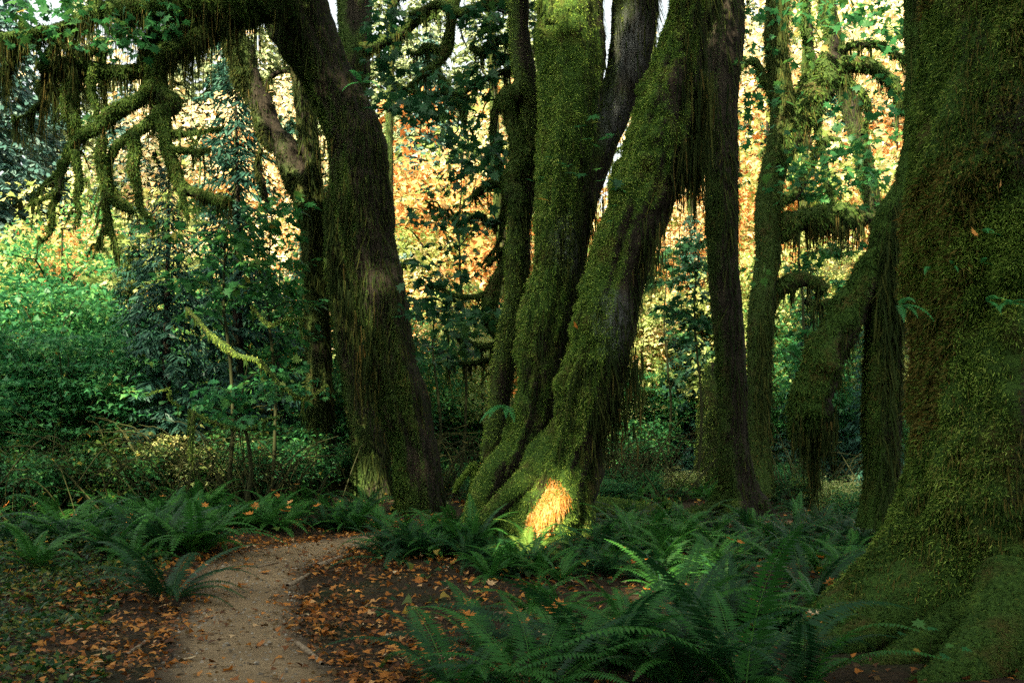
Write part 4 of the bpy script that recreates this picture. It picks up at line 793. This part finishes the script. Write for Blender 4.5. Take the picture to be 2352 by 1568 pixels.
# ------------------------------------------------------------------ ferns
def frond(L, el, bend, n=30, wid=.15, twist=0., seed=0):
    """arching frond along +x, returns geometry"""
    g = Geo(); s = np.linspace(0, 1, 16); th = el-bend*s**1.15
    dx = np.cos(th)*L/15; dz = np.sin(th)*L/15
    c = np.c_[np.concatenate([[0], np.cumsum(dx)[:-1]]), .06*L*np.sin(s*2+twist*3)*twist, np.concatenate([[0], np.cumsum(dz)[:-1]])]
    T = nrm(np.gradient(c, axis=0)); Nn = np.c_[-T[:, 2], 0*s, T[:, 0]]
    w_ = .0045*(1-.8*s)[:, None]; g.add(np.concatenate([c-A(0, 1, 0)*w_, c+A(0, 1, 0)*w_]), np.array([[i, i+1, i+17, i+16] for i in range(15)]), rnd=.95)
    ss = np.linspace(.10, .995, n); i = np.clip((ss*15).astype(int), 0, 14); f = (ss*15-i)[:, None]
    p = c[i]*(1-f)+c[i+1]*f; t = nrm(T[i]); nn = nrm(Nn[i])
    prof = np.clip(np.minimum(1, .45+ss*2.2)*np.minimum(1, (1.03-ss)*1.75)**.8, .05, 1)*wid*L
    for sg in (-1, 1):
        pl = prof*R.uniform(.9, 1.08, n); d = nrm(A(0, sg, 0)*1.+t*.33-nn*.18+R.normal(size=(n, 3))*.05)
        wv = np.cross(nn, d)*sg; hw = L*.5/n*.92
        q = np.stack([p, p+d*pl[:, None]*.3+t*hw, p+d*pl[:, None]-nn*pl[:, None]*.10, p+d*pl[:, None]*.3-t*hw], 1)
        k = np.arange(n)[:, None]*4; ff = k+[[0, 1, 2, 3]] if sg < 0 else k+[[3, 2, 1, 0]]
        g.add(q.reshape(-1, 3), ff, rnd=np.repeat(np.clip(.25+.5*ss*0+R.random()*.4+R.random(n)*.15, 0, 1), 4))
    return g
FRONDS = []
for k in range(9):
    g = frond(R.uniform(.85, 1.2), R.uniform(.6, 1.2), R.uniform(1.0, 1.8), 38, R.uniform(.10, .135), R.normal()*.5); FRONDS.append(g.build('frond', M['fern'], None, A(0, 0, 0)).data)
for o in [o for o in COL.objects if o.name.startswith('frond') and o.parent is None]: bpy.data.objects.remove(o)
def fern_parts(x, y, n, s, label, mat=None, spread=1., az=None, z=None, group=None, rise=0.):
    b = A(x, y, gz(x, y) if z is None else z); T = thing('sword_fern', b, label, 'fern', group)
    for k in range(n):
        o = bpy.data.objects.new('frond', FRONDS[R.integers(len(FRONDS))]); COL.objects.link(o); o.parent = T
        a = (az[k] if az is not None and k < len(az) else k*2.399+R.normal()*.3)
        sc_ = s*R.uniform(.75, 1.12); o.scale = (sc_, sc_, sc_)
        o.rotation_euler = (R.normal()*.12, -(R.normal()*.22+rise), a); o.location = (cos(a)*.03, sin(a)*.03, 0)
        m = mat if mat else ('fern_brown' if R.random() < .015 else 'fern_dark' if R.random() < .35 else 'fern')
        if m != 'fern': o.material_slots[0].link = 'OBJECT'; o.material_slots[0].material = M[m]
    return T
def fern_one(n, mat, rise=0., nl=24):
    G = Geo()
    for k in range(n):
        g = frond(R.uniform(.6, 1.2), R.uniform(.35, 1.25)+rise, R.uniform(.9, 1.9), nl, R.uniform(.11, .14), R.normal()*.5); V = np.concatenate(g.V); a = k*2.399+R.normal()*.3
        Rm = np.array([[cos(a), -sin(a), 0], [sin(a), cos(a), 0], [0, 0, 1]]); V = V@Rm.T
        nn = 0
        G.add(V, [f for f in g.F], rnd=np.concatenate(g.at['rnd']))
    return G.build('sword_fern', M[mat], None, A(0, 0, 0))
# near ferns, one by one: picture point of the crown on the ground, size
NEAR = [(1390, 1560, 1.0, 15, 'large dark sword fern with tall upright fronds before the dirt bank', .25), (1560, 1590, 1.05, 16, 'sword fern with broad fronds standing between the leafy gap and the roots', .2), (1700, 1600, 1.1, 16, 'lush bright sword fern arching over the foot of the giant root', .0),
        (1230, 1620, .85, 12, 'spreading sword fern lowest beside the leaf-strewn bank', 0.), (1050, 1600, .9, 12, 'sword fern nearest the path edge with dangling fronds', -.1), (1450, 1480, .75, 12, 'upright sword fern behind the tallest near fronds', .3), (1560, 1430, .85, 12, 'sword fern with one tall straight frond by the sunlit patch', .35),
        (1300, 1500, .75, 12, 'dark sword fern on the bank under the sunlit trunk foot', .1), (1130, 1532, .75, 11, 'low sword fern on the edge of the leaf-strewn bank', 0.), (1690, 1432, .75, 12, 'sword fern with loose fronds before the sprawling root', .3), (1860, 1375, .9, 14, 'sword fern fanning its fronds from the giant trunk', 0.), (1960, 1330, .8, 11, 'sword fern tucked against the side of the giant trunk', 0.),
        (1830, 1580, .8, 10, 'sword fern sprawling under the giant root', -.1)]
for u, v, s, n, lab, rise in NEAR:
    x, y = D2G(u, v); fern_parts(x, y, n+2, s, lab, rise=rise*.6-.12)
x, y = D2G(1215, 1300); fern_parts(x, y, 13, .62, 'sword fern with sunlight put into its lime colour at the foot of the many-stemmed maple', 'fern_sunlit', rise=.0)
x, y = D2G(1090, 1290); fern_parts(x, y, 11, .7, 'sword fern climbing against the splayed root', rise=.35)
x, y = D2G(390, 1372); fern_parts(x, y, 18, .85, 'big dark round sword fern overhanging the path', 'fern_dark', rise=-.1)
FV = [fern_one(13, 'fern', .1), fern_one(15, 'fern_dark', 0), fern_one(11, 'fern', .3), fern_one(14, 'fern_dark', .25)]
fused = set()
def fern_at(x, y, s, where):
    k = R.integers(4); loc = (x, y, gz(x, y)-.01); rz = R.uniform(0, 6.28)
    if k not in fused: fused.add(k); c = FV[k]; c.location = loc
    else: c = copy_tree(FV[k], loc, rz, s, tilt=(R.normal()*.08, R.normal()*.08))
    tag(c, 'one of the sword ferns '+where, 'fern', 'sword ferns '+where)
def fern_band(us, vs, n, s, where, clear=.25):
    k = 0
    while k < n:
        u, v = R.uniform(*us), R.uniform(*vs); x, y = D2G(u, v)
        if path_dist(np.array([x]), np.array([y]))[0] < clear: 
            k += .2; continue
        fern_at(x, y, s*.82*R.uniform(.7, 1.25), where); k += 1
fern_band((-60, 480), (1175, 1290), 54, .85, 'along the left verge of the path')
fern_band((60, 330), (1290, 1330), 5, .75, 'among the yellow-green ground plants')
fern_band((420, 870), (1165, 1225), 34, .85, 'on the far side of the path bend')
fern_band((830, 1060), (1215, 1300), 26, .72, 'on the inside of the path bend')
fern_band((1330, 1700), (1195, 1290), 30, .68, 'below the fallen log')
fern_band((1700, 2060), (1180, 1300), 32, .75, 'around the foot of the velvety green trunk')
fern_band((1340, 1640), (1130, 1165), 12, .7, 'behind the fallen log')
fern_band((1720, 2000), (1115, 1180), 14, .8, 'beyond the tall dark trunk')
fern_band((1060, 1350), (1262, 1345), 22, .6, 'around the foot of the many-stemmed maple', .3)
fern_band((1380, 1900), (1250, 1340), 22, .75, 'on the shaded floor left of the giant trunk')
fern_band((1100, 1900), (1300, 1470), 26, .6, 'between the near ferns and the middle trees', .5)

# ------------------------------------------------------------------ log, sticks, small plants on trunks, leaves
t = limb_geo([(1300, 1165, 34), (1400, 1180, 36), (1500, 1198, 36), (1590, 1210, 30), (1650, 1216, 20)], 13.6, 16, .10, -.05, 4, ridge=.04, d=(0, -.1, 1))
b = t['c'][0].copy(); b[2] = gz(b[0], b[1]); T = thing('fallen_log', b, 'dark fallen log with a mossy top lying behind the many-stemmed maple', 'log')
add_part(T, b, 'log_body', [t], M['trunk']); t2 = limb_geo([(1545, 1215, 12), (1548, 1190, 11), (1535, 1160, 11), (1520, 1152, 12)], 13.3, 9, .15, .2, 5); add_part(T, b, 'branch_stub', [t2], M['trunk'])
g = Geo(); tufts(g, t, 7000, .03); tufts(g, t2, 700, .03); g.build('moss_cover', M['moss_bright'], T, b)
def stick(u0, v0, u1, v1, r, label, lift=.01):
    x0, y0 = D2G(u0, v0); x1, y1 = D2G(u1, v1); q = [A(x0, y0, gz(x0, y0)+lift), A((x0+x1)/2+.01, (y0+y1)/2, gz((x0+x1)/2, (y0+y1)/2)+lift+.004), A(x1, y1, gz(x1, y1)+lift)]
    t = tube(q, [r, r*.9, r*.6], 7, 5, .15, 12); tag(mk('stick', t['V'], t['F'], M['wood'], None, q[0], smooth=True), label, 'stick')
stick(682, 1470, 740, 1522, .022, 'flat pale stick half sunk where path meets leaf bank'); stick(730, 1312, 800, 1283, .03, 'pale root crossing the far edge of the path'); stick(590, 1312, 640, 1298, .012, 'thin grey stick lying across the path'); stick(660, 1350, 712, 1325, .022, 'broken pale wood sliver on the path rim')
stick(290, 1500, 345, 1462, .012, 'yellow stalk lying on the litter beside the path'); stick(1060, 1430, 1120, 1415, .02, 'short pale stick on the leafy bank'); stick(1130, 1418, 1230, 1400, .04, 'pale rotting wood piece between the near ferns')
def sprig(name, u, v, Y, n, size, label, cat, fern=False, nrm_=(0, -1, .2)):
    c = P(u, v, Y); T = thing(name, c, label, cat)
    if fern:
        for k in range(n):
            g = frond(size*R.uniform(.8, 1.2), .5, 1.2, 14, .16); o = g.build('frond', M['fern_sprig'], T, A(0, 0, 0)); a = R.uniform(-2.8, -.4); o.rotation_euler = (0, R.uniform(-.2, .6), a)
    else:
        g = Geo(); cen = c+R.normal(size=(n, 3))*A(size*1.6, .05, size*1.1); p = cen; leaves(g, p, R.normal(size=(n, 3))*A(1, .4, .2)+A(0, -.6, -.2), A(0, -.35, 1)+R.normal(size=(n, 3))*.2, size*R.uniform(.7, 1.3, n), MAPLE); g.build('leaf_spray', M['maple_green'], T, c)
        t = tube([c+A(0, .15, -size*2.2), c+A(0, .05, -size), c+A(0, 0, size)], [.005, .004, .002], 4, 4, 0); g = Geo(); g.add(t['V'], t['F'], rnd=.5); g.build('stem', M['twig'], T, c)
sprig('maple_seedling', 1335, 290, 11.6, 9, .13, 'leafy seedling highest on the stem of the many-stemmed maple', 'seedling'); sprig('maple_seedling', 1266, 408, 11.6, 8, .13, 'leafy seedling on the outer mossy stem below the first one', 'seedling'); sprig('maple_seedling', 1370, 402, 11.4, 8, .13, 'leafy seedling in the crotch of the leaning bright stem', 'seedling'); sprig('maple_seedling', 1420-10, 500, 11.2, 3, .08, 'tiny seedling on the leaning bright stem', 'seedling'); sprig('maple_seedling', 2140, 1490, 5.9, 7, .07, 'small leafy seedling on the giant root near its base', 'seedling')
for u, v, n, s, l in [(2065, 700, 3, .26, 'trailing licorice fern sticking out from the edge of the giant trunk'), (2262, 535, 2, .16, 'single hanging licorice frond beside the pale stuck leaf'), (2255, 605, 2, .11, 'tiny licorice fern under the bright moss cushion'), (2190, 610, 2, .11, 'small curled licorice fern on the giant trunk'), (2135, 615, 1, .13, 'single licorice frond low on the cushion edge'), (2265, 690, 2, .17, 'light green licorice fern hanging on the giant trunk'), (2310, 700, 3, .18, 'largest licorice fern on the giant trunk')]:
    Y = Y8-math.sqrt(max(.05, .80-((u-1176)/FOC*6.6-b8[0])**2))-.16 if u > 2100 else 7.05
    sprig('licorice_fern', u, v, Y, n+1, s*1.15, l, 'fern', True)
sprig('sword_fern', 1165, 935, 12.4, 5, .5, 'sword fern growing out of the trunk above the splayed roots', 'fern', True); sprig('sword_fern', 830, 190, 16.2, 4, .5, 'small fern perched high on the leaning dark trunk', 'fern', True)
def leaf_obj(p, size, label, group=None, nv=None, cup=.25):
    g = Geo(); V, F = MAPLE; V = V.copy(); V[:, 2] += cup*(V[:, 0]-.35)**2+cup*1.2*V[:, 1]**2; leaves(g, np.array([p]), R.normal(size=(1, 3))*A(1, 1, .15), (A(0, 0, 1) if nv is None else A(*nv))[None]+R.normal(size=(1, 3))*.22, size, (V, F), np.array([R.uniform(.45, 1)]))
    return tag(g.build('fallen_leaf', M['litter'], None, p), label, 'leaf', group)
leaf_obj(P(2240, 541, 6.36), .07, 'pale dry leaf caught on the moss of the giant trunk', None, (0, -1, .2)); leaf_obj(P(2296, 422, 6.33), .05, 'small pink-brown leaf stuck highest on the giant trunk', None, (0, -1, .1)); leaf_obj(P(1325, 745, 11.1), .1, 'orange leaf caught in the fork of the many-stemmed maple', None, (0, -1, .3))
for k in range(34):
    u, v = R.uniform(900, 2000), R.uniform(1330, 1560); x, y = D2G(u, v); leaf_obj(A(x, y, gz(x, y)+R.uniform(.12, .42)), R.uniform(.05, .10), 'curled orange leaf caught on the fronds of the near ferns', 'orange leaves caught on the near ferns', (R.normal()*.5, -.5, 1), .6)
for k in range(24):
    u, v = R.uniform(0, 760), R.uniform(1170, 1270); x, y = D2G(u, v); leaf_obj(A(x, y, gz(x, y)+R.uniform(.2, .5)), R.uniform(.08, .13), 'yellow leaf caught on the ferns of the far verge', 'yellow leaves caught on the verge ferns', (R.normal()*.5, -.5, 1), .6)
k = 0
while k < 130:
    u, v = R.uniform(150, 1180), R.uniform(1290, 1566); x, y = D2G(u, v); d = path_dist(np.array([x]), np.array([y]))[0]
    if d < 0 and R.random() > .35: continue
    if x < -3.6: continue
    on = d < 0; side = 'left' if u < 450 else 'right'
    wh = 'loose orange maple leaf lying on the bare dirt path' if on else 'orange maple leaf on the litter beside the near path edge' if side == 'left' else 'orange maple leaf on the dark bank between path and ferns'
    leaf_obj(A(x, y, gz(x, y)+.022), R.uniform(.05, .12), wh, wh); k += 1
# the uncountable litter
def litter(n, area, size, name, label, dens, zoff=.012, mat='litter', shape=TRI3):
    g = Geo(); x = R.uniform(area[0], area[1], n*6); y = R.uniform(area[2], area[3], n*6); k = dens(x, y) > R.random(n*6); x, y = x[k][:n], y[k][:n]; m = len(x)
    p = np.c_[x, y, ground_z(x, y)+zoff+R.uniform(0, .02, m)]
    leaves(g, p, R.normal(size=(m, 3))*A(1, 1, .25), A(0, 0, 1)+R.normal(size=(m, 3))*.5, size*R.uniform(.4, 1.4, m), shape, R.random(m)**1.2)
    return tag(g.build(name, M[mat], None, A(0, 0, 0)), label, 'litter', kind='stuff')
def dl(x, y):
    d = path_dist(x, y); q = np.c_[x, y, 0*x]
    e = np.where(d < 0, .07+.75*np.exp(d/.13), .85*np.exp(-np.clip(d, 0, 9)/1.6)+.12)
    return np.clip(e*(.55+.6*noise(q, 2.2, 3)), .015, 1)
litter(15000, (-6, 6, 4.5, 15), .052, 'leaf_litter', 'orange and brown maple leaf litter scattered over the forest floor', dl)
litter(9000, (-7, 7, 4.5, 14), .045, 'leaf_crumbs', 'small brown leaf fragments and needles strewn over the soil', lambda x, y: np.clip(dl(x, y)*1.2+.1, 0, 1), .006, 'fern_brown', DIAM)
litter(2500, (-12, 12, 14, 24), .10, 'leaf_litter', 'scattered orange leaves farther back under the trees', lambda x, y: .3+0*x)
# low green ground plants at the left
g = Geo(); n = 26000; x = R.uniform(-6.5, -1.9, n); y = R.uniform(5.2, 11.5, n); d = path_dist(x, y); q = np.c_[x, y, 0*x]; k = (d > .28) & (noise(q, 1.6, 1)*.5+1.3*np.clip(d-.45, -.4, .9)+.25*noise(q, 6, 2) > .02); x, y = x[k], y[k]; n = len(x)
p = np.c_[x, y, ground_z(x, y)+R.uniform(.01, .16, n)*np.clip(.6+.6*noise(np.c_[x, y, 0*x], 2.5, 5), .1, 1.3)]
leaves(g, p, R.normal(size=(n, 3))*A(1, 1, .4)+A(0, 0, .2), A(0, 0, 1)+R.normal(size=(n, 3))*.5, .038*R.uniform(.5, 1.7, n), TRI3); tag(g.build('ground_cover', M['cover'], None, A(0, 0, 0)), 'low green and yellowing ground plants left of the path', 'ground cover', kind='stuff')
g = Geo(); n = 9000; x = R.uniform(-10, 9, n); y = R.uniform(7, 24, n); d = path_dist(x, y); k = (d > .5) & (noise(np.c_[x, y, 0*x], 1.3, 2) > -.1); x, y = x[k], y[k]; n = len(x)
p = np.c_[x, y, ground_z(x, y)+R.uniform(.0, .14, n)]
leaves(g, p, R.normal(size=(n, 3))*A(1, 1, .5), A(0, 0, 1)+R.normal(size=(n, 3))*.5, .06*R.uniform(.5, 1.6, n)*(1+y/40), TRI3); tag(g.build('ground_cover', M['cover'], None, A(0, 0, 0)), 'sparse low green plants between the ferns and trunks', 'ground cover', kind='stuff')
